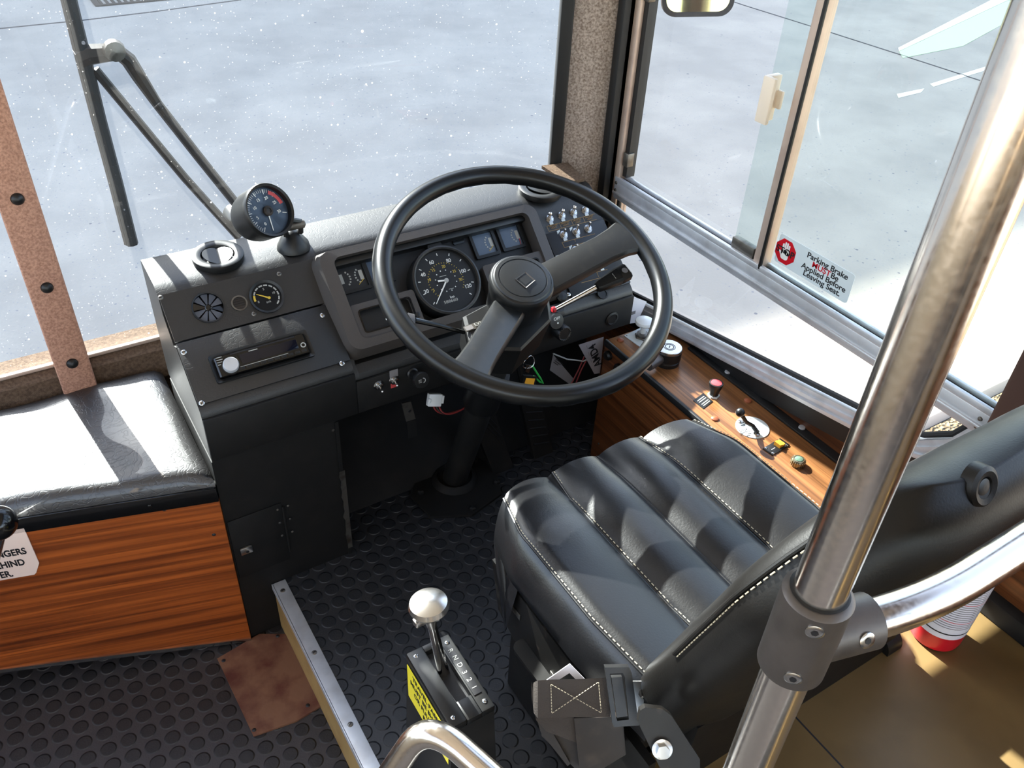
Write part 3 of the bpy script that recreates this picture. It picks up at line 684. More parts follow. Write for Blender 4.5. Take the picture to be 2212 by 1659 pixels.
arcband(MB(), .0235, .0280, 186, 158, .0012).build('warning_arc', m_yellowp, pg)
text('5', .007, m_dimwhite, pg, 0, .018, .0012, 'numeral', 'CENTER'); text('10', .007, m_dimwhite, pg, .017, .004, .0012, 'numeral', 'CENTER'); text('0', .007, m_dimwhite, pg, -.020, -.006, .0012, 'numeral', 'CENTER')
text('BAR', .0055, m_dimwhite, pg, 0, -.012, .0012, 'lettering', 'CENTER')
MB().prism([(-.0025, -.002), (.0275, -.0006), (.0275, .0006), (-.0025, .002)], .0022, .0030, Tm(.004, -.004) @ Rm(146, 'Z')).build('needle', m_yellowp, pg)
MB().lathe([(.0032, .002), (.003, .0038), (0, .004)], 14, Tm(.004, -.004)).build('needle_boss', m_yellowp, pg)

# ---- round outlets on the dash top
def outlet(name, label, px, py, r, turn):
    lx, ly = loc(S3, px, py, .010); o = thing(name, label, 'vent', S3 @ Tm(lx, ly, .003) @ Rm(turn, 'Z'), 'round air outlets on the dash top')
    MB().lathe([(r*1.0, -.004), (r*1.03, .004), (r*1.02, .0075), (r*.96, .0090), (r*.74, .0085), (r*.67, .0070), (r*.63, .001), (r*.62, -.006)], 44).build('ring', m_black, o)
    MB().lathe([(r*.64, -.004), (0, -.004)], 30).build('duct', m_blackp, o)
    MB().slab([V((r*.60*math.cos(R(a)), r*.60*math.sin(R(a)), .001+.25*r*.6*math.cos(R(a)))) for a in range(-90, 91, 12)], (0, 0, .0016)).build('flap', m_black, o)
    MB().slab([V((r*.60*math.cos(R(a)), r*.60*math.sin(R(a)), .002-.25*r*.6*math.cos(R(a)))) for a in range(90, 271, 12)], (0, 0, .0016)).build('flap', m_black, o)
    return o
outlet('air_outlet', 'raised round black air outlet at the left end of the dash top', 470, 549, .0425, -8)
outlet('air_outlet', 'round black air outlet half hidden by the top of the wheel rim', 1168, 404, .045, 30)

# ---- tachometer pod on a bracket
gc = on(580, 455, 'y', 1.300)
tf = frame(gc, V((.86, .40, .10)), V((-.20, .50, .86)))
tp = thing('rev_counter_pod', 'round black pod gauge with slate dial standing on the dash top', 'gauge', tf)
RT = .0445
MB().lathe([(0, -.060), (RT*.72, -.060), (RT*.90, -.054), (RT*.97, -.040), (RT, -.006), (RT*1.02, .004), (RT*.985, .007), (RT*.90, .005), (RT*.88, -.006)], 48).build('housing', m_black, tp)
MB().lathe([(RT*.89, -.005), (0, -.005)], 40).build('face', m_facegrey, tp)
mb = ticks(MB(), RT*.70, RT*.82, 225, 30, 32, .0006, -.0048); mb = ticks(mb, RT*.64, RT*.82, 225, -30, 9, .0011, -.0048); mb.build('scale', m_white, tp)
arcband(MB(), RT*.66, RT*.80, 50, -2, -.0047).build('red_zone', m_redp, tp)
for i, s in enumerate(('0', '5', '10', '15', '20', '25', '30')):
    a = R(225-i*42); text(s, .0072, m_white, tp, RT*.5*math.cos(a), RT*.5*math.sin(a), -.0047, 'numeral', 'CENTER')
MB().prism([(-.006, -.0012), (RT*.74, -.0005), (RT*.74, .0005), (-.006, .0012)], -.0035, -.0028, Rm(252, 'Z')).build('needle', m_white, tp)
MB().lathe([(.0085, -.004), (.0085, .0005), (.006, .002), (.0045, .0022), (.004, .0005), (0, .0005)], 24).build('needle_boss', m_brownplastic, tp)
base = V((.412, 1.345, .603)); iv = tf.inverted()
f = lambda p: tuple(iv @ V(p))
foot = base+V((.0, 0, .030))
MB().lathe([(.030, 0), (.028, .010), (.019, .022), (.011, .032), (0, .036)], 26, iv @ Matrix.Translation(base)).build('foot', m_black, tp)
MB().tube([f(foot+V((-.012, -.006, 0))), f(foot+V((-.014, -.010, .022))), f(gc+V((-.006, .020, -.034)))], .0055, 8).build('bracket_arm', m_black, tp)
MB().tube([f(foot+V((.014, -.006, 0))), f(foot+V((.016, -.010, .022))), f(gc+V((.020, .028, -.030)))], .0055, 8).build('bracket_arm', m_black, tp)
MB().lathe([(.008, -.020), (.008, .020), (.004, .023), (0, .023)], 14, iv @ frame(foot+V((0, -.010, .018)), (0, 1, 0), (0, 0, 1))).build('clamp_bolt', m_dullsteel, tp)

# ---- instrument cluster
CF2 = sl(1.233, .556, 43)
ccx, cw, cy0, cy1 = .658, .450, -.106, .078
cl = thing('instrument_cluster', 'charcoal moulded instrument binnacle with recessed dials behind the wheel', 'instrument panel', CF2 @ Tm(ccx, (cy0+cy1)/2, 0))
ch = cy1-cy0
L2 = cl.matrix_world.copy()
cl0 = lambda px, py, h=0: loc(L2, px, py, h)
MB().ring(rr(cw, ch, .022, 6), rr(cw-.046, ch-.030, .014, 6), -.045, .008, None, .011).add([], []).build('bezel', m_greyplastic, cl)
# splayed skirt down to the dash
o_ = rr(cw, ch, .022, 6); i_ = rr(cw+.026, ch+.018, .026, 6); n = len(o_)
mb = MB(); vs = [(x, y, .008) for x, y in o_]+[(x, y, -.030) for x, y in i_]
mb.add(vs, [(k, (k+1) % n, n+(k+1) % n, n+k) for k in range(n)]).build('skirt', m_greyplastic, cl)
iw, ih = cw-.044, ch-.028
MB().prism(rr(iw, ih, .014, 5), -.046, -.024).build('back_plate', m_face, cl)
MB().box(-iw/2+.002, iw/2-.002, ih/2-.014, ih/2-.001, -.026, -.002, .003).build('hood', m_black, cl)
# lower infill blocks with pockets
def infill(x0, x1, y0, y1, blue):
    cxx, cyy, w_, h_ = (x0+x1)/2, (y0+y1)/2, x1-x0, y1-y0
    b = MB().ring(rr(w_, h_, .006, 4, cxx, cyy), rr(w_-.022, h_-.022, .006, 4, cxx, cyy), -.036, .006).build('lower_surround', m_greyplastic, cl)
    MB().prism(rr(w_-.020, h_-.020, .006, 4, cxx, cyy), -.036, -.008).build('pocket', m_black, b)
    MB().ring(rr(w_-.022, h_-.022, .006, 4, cxx, cyy), rr(w_-.027, h_-.027, .005, 4, cxx, cyy), .004, .0072).build('pocket_lip', m_blackgloss, b)
    return b
b1 = infill(-iw/2+.001, -.078, -ih/2, -.012, True)
b2 = infill(.070, iw/2-.001, -ih/2, -.004, True)
for px, py in ((762, 717), (903, 679)):
    lx, ly = cl0(px, py, .008); screw(b1, lx, ly, .006, .0055, m_black, ang=60)
# square minor gauges
def minor(px, py, w, h, kind, rot=0):
    lx, ly = cl0(px, py, -.021); g_ = MB().ring(rr(w+.012, h+.012, .003, 3, lx, ly), rr(w, h, .002, 3, lx, ly), -.026, -.018).build('minor_gauge', m_black, cl)
    fc = MB().prism(rr(w+.002, h+.002, .002, 3, lx, ly), -.026, -.022).build('face', m_face if kind == 2 else (m_glassgrey if kind else m_facegrey), g_)
    if kind:
        mb = MB()
        for sx, a0, a1 in (((-.012, -50, 50), (.016, 130, 230)) if kind == 2 else ((.012, 130, 230),)):
            for k in range(6):
                a = a0+(a1-a0)*k/5; mb.box(.0135, .0165, -.0014, .0014, -.0218, -.0215, 0, Tm(lx+sx*1.0+(-.006 if sx < 0 else .006), ly) @ Rm(a, 'Z'))
        mb.build('scale', m_dimwhite, fc)
        for sx in ((-.019, .019) if kind == 2 else (.016,)): MB().box(lx+sx-.004, lx+sx+.003, ly-.008, ly+.010, -.0219, -.0216).build('symbol', m_dimwhite, fc)
        MB().prism([(0, -.0006), (.014, -.0004), (.014, .0004), (0, .0006)], -.0212, -.0208, Tm(lx+(w*.40), ly-.008) @ Rm(215 if kind != 3 else 265, 'Z')).build('needle', m_yellowp if kind != 3 else m_redp, fc)
    return g_
minor(760, 599, .050, .044, 2); minor(818, 582, .040, .044, 0); minor(1046, 527, .042, .042, 1); minor(1103, 511, .042, .042, 3)
lx, ly = cl0(933, 531, -.02); MB().prism([(-.018, -.012), (.018, -.012), (.011, .012), (-.011, .012)], -.026, -.008, Tm(lx, ly-.004)).build('trip_stalk_mount', m_black, cl)
lx, ly = cl0(990, 521, -.022); MB().prism(rr(.024, .011, .003, 3, lx, ly), -.026, -.021).build('warning_lamp', m_blackgloss, cl)
# speedometer
sx, sy = cl0(966, 604, .010)
sp_ = MB().lathe([(.068, -.036), (.068, .006), (.0665, .010), (.063, .0115), (.0605, .010), (.0590, .004)], 56, Tm(sx, sy)).build('speedometer', m_black, cl)
MB().lathe([(.0600, .0035), (0, .0035)], 48, Tm(sx, sy)).build('face', m_face, sp_)
hs = .0039
for s_, px, py in (('20', 921, 630), ('40', 914, 594), ('60', 932, 567), ('80', 969, 563), ('100', 999, 586), ('120', 1011, 618)):
    lx, ly = cl0(px, py, hs); text(s_, .0098, m_white, sp_, lx, ly, hs, 'numeral', 'CENTER', bold=.0001)
for s_, px, py in (('5', 937, 627), ('10', 927, 605), ('15', 936, 584), ('20', 958, 576), ('25', 981, 586), ('30', 995, 604)):
    lx, ly = cl0(px, py, hs); text(s_, .0075, m_yellowp, sp_, lx, ly, hs, 'numeral', 'CENTER')
lx, ly = cl0(977, 641, hs); text('km', .0075, m_white, sp_, lx, ly, hs, 'lettering', 'CENTER')
lx, ly = cl0(975, 650, hs)
MB().box(lx-.0205, lx+.0185, ly-.0045, ly+.0045, .0036, .0041).build('odometer', m_blackp, sp_)
text('588660', .0078, m_dimwhite, sp_, lx-.001, ly, .0044, 'numeral', 'CENTER', sx=1.25)
T0 = Tm(sx, sy)
ma = MB(); mi = MB(); my = MB()
for i in range(11):
    a = 222-i*26.6
    ma.box(.0495, .0545, -.0008, .0008, hs-.0002, hs+.0002, 0, T0 @ Rm(a, 'Z'))
for i in range(31):
    a = 222-i*8.6; my.box(.0335, .0358, -.0004, .0004, hs-.0002, hs+.0002, 0, T0 @ Rm(a, 'Z'))
for i in range(12): mi.box(.0195, .0215, -.0009, .0009, hs-.0002, hs+.0002, 0, T0 @ Rm(i*30+12, 'Z'))
ma.build('kilometre_ticks', m_white, sp_); my.build('mile_ticks', m_yellowp, sp_); mi.build('inner_marks', m_white, sp_)
MB().box(-.007, .007, -.0005, .0005, hs-.0002, hs+.0002, 0, T0 @ Tm(-.003, .010)).box(-.005, .005, -.0005, .0005, hs-.0002, hs+.0002, 0, T0 @ Tm(.004, -.017)).build('maker_print', m_dimwhite, sp_)
tx, ty = cl0(945, 651, .006); an = math.degrees(math.atan2(ty-sy, tx-sx))
MB().prism([(-.004, -.0016), (.052, -.0006), (.052, .0006), (-.004, .0016)], .0058, .0066, T0 @ Rm(an, 'Z')).prism([(0, -.0012), (.017, -.0018), (.017, .0018), (0, .0012)], .0058, .0066, T0 @ Rm(172, 'Z')).build('needle', m_white, sp_)
MB().lathe([(.0045, .0040), (.0040, .0075), (0, .0078)], 16, T0).build('needle_boss', m_dimwhite, sp_)

# ---- switch plate on the right slope with toggles
sw0 = thing('switch_plate', 'black switch plate with gold outlined legends right of the cluster', 'switch panel', SW)
MB().box(.905, DR-.001, .004, .150, -.004, .0018, .0008).build('plate', m_panelblue, sw0)
def legend(pxs, h=.0019):
    """gold bracket round one row of legends: outline points and the dividers"""
    mb = MB()
    for a, b in pxs:
        p = V((*loc(SW, *a, h), h)); q = V((*loc(SW, *b, h), h)); d = (q-p); l = d.length; an = math.degrees(math.atan2(d.y, d.x))
        mb.box(0, l, -.0004, .0004, 0, .0003, 0, Tm(*p) @ Rm(an, 'Z'))
    mb.build('gold_outline', m_goldp, sw0)
legend([((1181, 489), (1285, 462)), ((1181, 489), (1186, 500)), ((1186, 500), (1289, 474)), ((1208.5, 482), (1213, 493)), ((1234, 476), (1239, 487)), ((1259, 469), (1264, 480))])
legend([((1214, 524), (1285, 505)), ((1214, 524), (1219.5, 535)), ((1219.5, 535), (1262, 524)), ((1241, 517), (1243, 522))])
legend([((1254, 596), (1312, 582)), ((1256, 611), (1305, 598)), ((1289, 588), (1293, 598))])
for px, py in ((1196.5, 491), (1222.5, 485), (1248, 479), (1274, 472)):
    lx, ly = loc(SW, px, py, .002); text('SALOON\nLIGHT', .0050, m_goldp, sw0, lx, ly+.0016, .0019, 'lettering', 'CENTER')
    # (two short lines of gold capitals under each switch)
def toggle(F, px, py, tipx, tipy, ball, label, plate=True, group='toggle switches on the switch plate', tabs=m_louver, size=1.0, h0=.0018):
    lx, ly = loc(F, px, py, h0); K = F @ Tm(lx, ly, h0)
    t = thing('toggle_switch', label, 'switch', K, group)
    if plate:
        MB().prism([(-.0040, -.0125), (.0040, -.0125), (.0046, -.0085), (-.0046, -.0085)], 0, .0004).prism([(-.012, .0045), (-.0045, .0100), (-.0035, .0135), (-.0115, .0115)], 0, .0004).build('legend_tabs', m_stickerw, t)
    nut = [(.0084*size*math.cos(R(a)), .0084*size*math.sin(R(a))) for a in range(0, 360, 60)]
    MB().prism(circ(.0090*size, 20), 0, .0008).prism(nut, .0008, .0030).build('nut', m_steel, t)
    MB().lathe([(.0060*size, .003), (.0060*size, .0062), (.0045*size, .0070), (0, .0074)], 18).build('bush', m_steel, t)
    tip = V((*loc(K, tipx, tipy, .017*size), .017*size)); rb = .0042 if ball else .0022
    MB().tube([(0, 0, .005), tuple(tip*.8), tuple(tip)], [.0014, .0019, .0022], 10).lathe([(0, -rb)]+[(rb*math.cos(R(a)), rb*math.sin(R(a))) for a in range(-75, 90, 15)]+[(0, rb)], 14, Tm(*tip)).build('lever', m_chrome, t)
    return t
toggle(SW, 1187.0, 473.0, 1188.5, 461.5, True, 'ball-tipped toggle at the left end of the upper switch row')
toggle(SW, 1212.6, 466.0, 1216, 454.5, True, 'second ball-tipped toggle from the left in the upper switch row')
toggle(SW, 1238.0, 459.5, 1241, 447.5, True, 'third ball-tipped toggle from the left in the upper switch row')
toggle(SW, 1263.5, 454.3, 1265, 444, False, 'plain toggle at the right end of the upper switch row')
toggle(SW, 1217.3, 508.0, 1221, 495.5, False, 'toggle at the left end of the lower switch row')
toggle(SW, 1244.4, 501.5, 1249, 486.5, False, 'middle toggle of the lower switch row')
toggle(SW, 1270.0, 494.5, 1275, 480.5, False, 'toggle without legend tabs at the right of the lower switch row', plate=False)
toggle(SW, 1243.5, 541.0, 1247, 529, False, 'toggle on the switch plate mostly hidden behind the upper wheel spoke')
toggle(SW, 1271.5, 580.5, 1276, 568, False, 'toggle whose lower tab peeks out beneath the upper wheel spoke')
toggle(SW, 1297.0, 572.0, 1300, 560, False, 'toggle on the switch plate just above the black indicator stalk end')
lx, ly = loc(SW, 1215, 556, .003)
MB().box(lx-.014, lx+.014, ly-.007, ly+.007, .0015, .004, .001).build('warning_lamp', m_stickerw, sw0)
for px, py in ((1229, 636), (1354, 602)):
    lx, ly = loc(SW, px, py, .002); screw(sw0, lx, ly, .0018, .0042, m_steel)
lx, ly = loc(SW, 1302, 634, .002)
MB().ring(circ(.012, 24, lx, ly), circ(.009, 24, lx, ly), .0, .003).prism(circ(.009, 20, lx, ly), 0, .0015).build('blank_plug', m_black, sw0)
# wash bottle button with a clear domed top near the wheel boss
lx, ly = loc(SW, 1214, 640, .004)
MB().lathe([(.012, 0), (.012, .003), (.009, .006), (0, .007)], 22, Tm(lx, ly, .0018)).build('push_button', m_black, sw0)

# ---- controls on the upright fascia under the slope
FF = frame((0, 1.1375, 0), (1, 0, 0), (0, 0, 1))
toggle(FF, 818, 832, 826, 846, False, 'bare steel toggle hanging from the fascia, left of the tagged one', plate=False, group='toggles on the lower fascia', size=1.1, h0=0)
t2 = toggle(FF, 851, 820, 858, 833, False, 'steel toggle with a small tag beside the black pull knob', plate=False, group='toggles on the lower fascia', size=1.1, h0=0)
MB().box(-.008, .008, .006, .022, 0, .001).build('upper_tag', m_papergrey, t2); MB().box(-.007, .006, -.017, -.007, 0, .001).build('red_tag', m_redp, t2)
lx, ly = loc(FF, 890, 806, .0)
tip = V(on(905, 824, 'y', 1.095))
pk = thing('light_pull_knob', 'black mushroom pull knob with a white lamp symbol on the fascia', 'knob', frame((lx, 1.1375, ly), (1, 0, 0), (0, .25, 1)))
MB().lathe([(.011, 0), (.011, .004), (.0085, .006), (.0075, .020), (.009, .028), (.014, .032), (.0155, .037), (.0145, .042), (0, .0425)], 28).build('knob', m_black, pk)
MB().ring(arc2(0, 0, .005, 90, -90, 8)+[(0, -.005)], arc2(0, 0, .0036, 90, -90, 8)+[(0, -.0036)], .0424, .0429, Tm(.002, 0)).box(-.007, -.001, .002, .0028, .0424, .0429).box(-.007, -.001, -.0004, .0004, .0424, .0429).box(-.007, -.001, -.0028, -.002, .0424, .0429).build('lamp_symbol', m_dimwhite, pk)
# fascia knobs right of the column: rotary OFF knob and grille knob
k1 = on(1218, 694, 'y', 1.10)
ok = thing('rotary_knob', 'black rotary knob marked OFF beside the steering column', 'knob', frame((k1.x-.01, 1.137, k1.z-.012), (1, 0, 0), (-.1, .35, 1)))
MB().lathe([(.017, 0), (.017, .026), (.0155, .030), (0, .031)], 30).build('knob', m_hub, ok)
text('OFF', .0085, m_white, ok, 0, .0055, .0311, 'lettering', 'CENTER'); MB().lathe([(.0018, 0), (.0018, .0005), (0, .0005)], 10, Tm(.001, -.0035, .0310)).build('pointer_dot', m_white, ok)
k2 = on(1221, 725, 'y', 1.11)
gk2 = thing('ignition_lock', 'round black ribbed lock below the OFF knob', 'lock', frame((k2.x, 1.137, k2.z), (1, 0, 0), (0, .1, 1)))
MB().lathe([(.0165, 0), (.0165, .022), (.014, .026), (.012, .024), (0, .024)], 26).build('barrel', m_black, gk2)
mb = MB()
for i in range(20): mb.box(.0125, .0145, -.0007, .0007, .022, .0265, 0, Rm(i*18, 'Z'))
mb.build('ribs', m_dullsteel, gk2)

# ================================================================== STEERING
wn = V((-.032, -.3414, .939)).normalized(); wu = X0-wn*X0.dot(wn); WF = frame((.664, .9714, .673), wu, wn.cross(wu))
WR = .2255
wl = thing('steering_wheel', 'big black two-spoke steering wheel tilted above the seat front', 'steering wheel', WF)
wq = lambda px, py, h=0: V((*loc(WF, px, py, h), h))
# rim with finger scallops underneath
mb = MB(); vs = []; fs = []; NR, NS = 144, 18
for i in range(NR):
    a = 2*PI*i/NR
    for k in range(NS):
        b = 2*PI*k/NS; r = .0150*(1+.10*abs(math.sin(a*18))*max(0, -math.sin(b-.3)))*(1.0 if math.sin(b) > 0 else 1.05)
        vs.append(((WR+r*math.cos(b))*math.cos(a), (WR+r*math.cos(b))*math.sin(a), r*math.sin(b)))
for i in range(NR):
    j = (i+1) % NR
    for k in range(NS): l = (k+1) % NS; fs.append((i*NS+k, j*NS+k, j*NS+l, i*NS+l))
mb.add(vs, fs).build('rim', m_rim, wl, ang=60)
hc = wq(1128, 606, -.012); hx, hy = hc.x, hc.y
def spoke(p_in, p_out, w_in, w_out, flare):
    p_in, p_out = V(p_in), V(p_out); d = p_out-p_in; l = d.length; u = d.normalized(); s = V((0, 0, 1)).cross(u).normalized(); secs = []
    for t in (0, .2, .45, .7, .85, .94, 1.0):
        c = p_in+d*t; w = w_in+(w_out-w_in)*t+(flare*max(0, (t-.7)/.3)**2); hh = .013-.004*t; cw_ = .006*(1-t)
        n = s.cross(u) if s.cross(u).z > 0 else u.cross(s)
        q = []
        for a, b in ((-1, -.6), (-1, .2), (-.86, .75), (-.5, .9), (0, 1.0), (.5, .9), (.86, .75), (1, .2), (1, -.6), (.6, -1), (-.6, -1)): q.append(tuple(c+s*(a*w/2)+n*(b*hh)))
        secs.append(q)
    return MB().loft(secs)
pu = wq(1350, 512, 0); pu = pu.normalized()*(WR-.004); pl = wq(1010, 812, 0).normalized()*(WR-.004)
hz = -.040
def att(p, r=.035): q = V((p.x-hx, p.y-hy, 0)).normalized()*r; return V((hx+q.x, hy+q.y, hz))
spoke(att(pu), pu, .060, .052, .03).build('spoke', m_hub, wl)
spoke(att(pl), pl, .054, .050, .012).build('spoke', m_hub, wl)
H0 = Tm(hx, hy, 0)
MB().lathe([(.046, -.085), (.048, -.050), (.0505, -.036), (.0525, -.020), (.0525, -.014), (.0505, -.0100), (.0475, -.0085)], 56, H0).build('hub', m_hub, wl)
hcap = MB().lathe([(.0478, -.014), (.0474, -.0080), (.0455, -.0060), (.0400, -.0052), (.0393, -.0064), (.0382, -.0064), (.0374, -.0050), (.026, -.0036), (0, -.0030)], 56, H0).build('horn_cap', m_hub, wl)
# sunken diamond in the cap: raised bevelled frame with a dark floor
e = .0165
qp = [wq(*p, -.004)-V((hx, hy, 0)) for p in ((1134, 588), (1156, 607), (1136, 624), (1112, 604))]
qc = sum(((p.x, p.y) for p in qp), ()); cxq = sum(p.x for p in qp)/4; cyq = sum(p.y for p in qp)/4
ou = [(hx+p.x, hy+p.y) for p in qp]; inn = [(hx+cxq+(p.x-cxq)*.62, hy+cyq+(p.y-cyq)*.62) for p in qp]
MB().ring(ou, inn, -.0062, -.0018, None, -.0056).build('emblem_recess', m_greyplastic, hcap, ang=10)
MB().prism(inn, -.0062, -.0030).build('recess_floor', m_black, hcap)

# ---- column: tube, shroud, stalks, floor boot
colb = on(982, 1040, 'z', 0)
sc_ = thing('steering_column', 'black steering column with boxy shroud rising from the cab floor', 'steering column', WF)
iw_ = WF.inverted()
foot = iw_ @ (V((colb.x, colb.y, .01))); top = V((hx, hy, -.09)); dcol = (foot-top).normalized()
MB().tube([tuple(top), tuple(foot)], .0275, 24).build('tube', m_well, sc_)
c1 = top+dcol*.19; MB().tube([tuple(c1), tuple(c1+dcol*.10)], .036, 24).build('collar', m_black, sc_)
c2 = iw_ @ dp(1000, 935, 1.56)
fr_ = iw_ @ frame((colb.x, colb.y, .002), (1, 0, 0), (0, 1, 0))
MB().lathe([(.052, 0), (.052, .006), (.046, .014), (.040, .018), (.036, .010)], 28, fr_).build('boot_ring', m_well, sc_)
MB().prism([(-.10, -.075), (-.02, -.115), (.07, -.09), (.095, -.02), (.08, .05), (-.07, .05), (-.11, .0)], -.001, .005, fr_).build('floor_flange', m_well, sc_)
for bx_, by_ in ((-.085, .0), (-.01, -.10), (.078, -.055), (.07, .03)):
    MB().lathe([(.008, .005), (.008, .010), (.005, .013), (0, .013)], 6, fr_ @ Tm(bx_, by_, 0)).build('flange_bolt', m_well, sc_)
# shroud: angular box under the boss
def q3(px, py, h): return wq(px, py, h)
tl = [q3(1000, 683, -.075), q3(1082, 640, -.075), q3(1186, 640, -.075), q3(1192, 690, -.075), q3(1126, 756, -.075), q3(1018, 752, -.075)]
poly = [(p.x, p.y) for p in tl]; cxs = sum(p[0] for p in poly)/6; cys = sum(p[1] for p in poly)/6
mb = MB(); n = 6; vs = [(x, y, -.078) for x, y in poly]+[(cxs+(x-cxs)*.93, cys+(y-cys)*.93, -.074) for x, y in poly]+[(cxs+(x-cxs)*.93, cys+(y-cys)*.93, -.150) for x, y in poly]
fs = [tuple(range(n, 2*n)), tuple(reversed(range(2*n, 3*n)))]+[(i, (i+1) % n, n+(i+1) % n, n+i) for i in range(n)]+[(2*n+i, 2*n+(i+1) % n, (i+1) % n, i) for i in range(n)]
sh = mb.add(vs, fs).build('shroud', m_black, sc_, ang=15)
p = q3(1029, 703, -.073)
lb = MB().prism(rr(.044, .011, .002, 3), 0, .0012, Tm(p.x, p.y, -.0738) @ Rm(1, 'Z')).build('label_plate', m_dullsteel, sh)
MB().prism(rr(.0135, .0085, .0015, 3), .0012, .0016, Tm(p.x, p.y, -.0738) @ Rm(1, 'Z') @ Tm(-.0135, 0)).build('label_window', m_papergrey, lb)
text('EXH', .0088, m_dimwhite, lb, p.x-.003, p.y+.001, -.0722, 'lettering', 'LEFT', Rm(1, 'Z'))
# left stalk with pale paddle
s0, s1, s2 = q3(1003, 718, -.09), q3(897, 692, -.060), q3(880, 686, -.060)
st = MB().tube([tuple(s0), tuple((s0+s1)/2+V((0, 0, .002))), tuple(s1)], [.0035, .004, .0045], 10).build('stalk', m_blackgloss, sc_)
e1 = q3(838, 678, -.045); d_ = (e1-s1).normalized(); sd = V((-d_.y, d_.x, 0)).normalized()
MB().loft([[tuple(s1+d_*(t*(e1-s1).length)+sd*a*wv+V((0, 0, b*.0045))) for a, b in ((-1, -.7), (-1, .7), (-.6, 1), (.6, 1), (1, .7), (1, -.7), (.6, -1), (-.6, -1))] for t, wv in ((0, .004), (.12, .0085), (.95, .0085), (1.0, .007))]).build('paddle', m_black, st)
L_ = (e1-s1).length
MB().loft([[tuple(s1+d_*(t*L_)+sd*a*.0098+V((0, 0, b*.0055))) for a, b in ((-1, -.7), (-1, .7), (-.6, 1), (.6, 1), (1, .7), (1, -.7), (.6, -1), (-.6, -1))] for t in (.80, 1.07)]).build('paddle_tip', m_stickerw, st)
MB().loft([[tuple(s1+d_*(t*L_)+sd*a*.0092+V((0, 0, b*.0050))) for a, b in ((-1, -.7), (-1, .7), (-.6, 1), (.6, 1), (1, .7), (1, -.7), (.6, -1), (-.6, -1))] for t in (.02, .26)]).build('paddle_collar', m_castalu, st)
# right stalk with tapering black grip
s0, s1, e1 = q3(1200, 668, -.10), q3(1288, 621, -.060), q3(1356, 586, -.045)
st = MB().tube([tuple(s0), tuple(s1)], [.0038, .0048], 12).build('stalk', m_chrome, sc_)
MB().lathe([(.0042, 0), (.0052, .0015), (.0052, .006), (.004, .007)], 14, frame(s0, (s1-s0).cross(V((0, 0, 1))), V((0, 0, 1)))).build('red_ring', m_redcap, sc_)
d_ = (e1-s1).normalized(); sd = V((-d_.y, d_.x, 0)).normalized(); l_ = (e1-s1).length
gr_ = MB().loft([[tuple(s1+d_*(t*l_)+sd*a*wv+V((0, 0, b*hv))) for a, b in ((-1, -.6), (-1, .6), (-.7, 1), (.7, 1), (1, .6), (1, -.6), (.7, -1), (-.7, -1))] for t, wv, hv in ((0, .0065, .006), (.06, .009, .007), (.68, .0150, .008), (.70, .0144, .008), (.72, .0150, .008), (.97, .0150, .0075), (1.0, .0135, .006))]).build('grip', m_black, st)
pp = s1+d_*(l_*.86)+V((0, 0, .008)); MB().lathe([(.0055, 0), (.0055, .0008), (0, .001)], 18, Matrix.Translation(pp)).build('grip_button', m_papergrey, gr_)
pp = s1+d_*(l_*.52)+V((0, 0, .0078)); KM = Matrix.Translation(pp) @ Rm(math.degrees(math.atan2(d_.y, d_.x)), 'Z')
for k, (ax, ay, ln) in enumerate(((0, .004, .006), (0, 0, .004), (0, -.004, .006))): MB().box(ax-.0005, ax+.0005, ay-ln*.3, ay+ln*.3, 0, .0004, 0, KM).build('symbol', m_dimwhite, gr_)
# ---- ignition key with ring, green cord and amber tag
kt = on(1141, 745, 'y', 1.06); ky_ = thing('key_ring', 'bunch on a wire ring with green clip and amber tag below the column', 'keys', Tm(*kt))
def kp(px, py, yy=1.055): return tuple(on(px, py, 'y', yy)-kt)
ctr = V(kp(1142, 783))
MB().tube([tuple(ctr+V((.0125*math.cos(a), .002*math.sin(2*a), .0135*math.sin(a)))) for a in [2*PI*i/28 for i in range(28)]], .0009, 8, True).build('wire_ring', m_steel, ky_)
MB().tube([kp(1143, 746, 1.07), kp(1142, 772)], .0012, 8).build('key_shank', m_steel, ky_)
MB().tube([kp(1150, 790), kp(1160, 806), kp(1168, 818), kp(1173, 828), kp(1166, 825), kp(1152, 812)], .0018, 8).build('green_cord', m_green, ky_)
MB().slab([kp(1137, 788), kp(1147, 790), kp(1143, 806), kp(1135, 803)], (0, .004, 0)).build('clip', m_steel, ky_)
MB().slab([kp(1132, 812, 1.052), kp(1160, 814, 1.052), kp(1156, 838, 1.052), kp(1126, 836, 1.052)], (0, .006, 0)).build('tag_frame', m_black, ky_)
MB().slab([kp(1137, 817, 1.0515), kp(1156, 818, 1.0515), kp(1152, 834, 1.0515), kp(1132, 832, 1.0515)], (0, .002, 0)).build('amber_insert', m_orange, ky_)

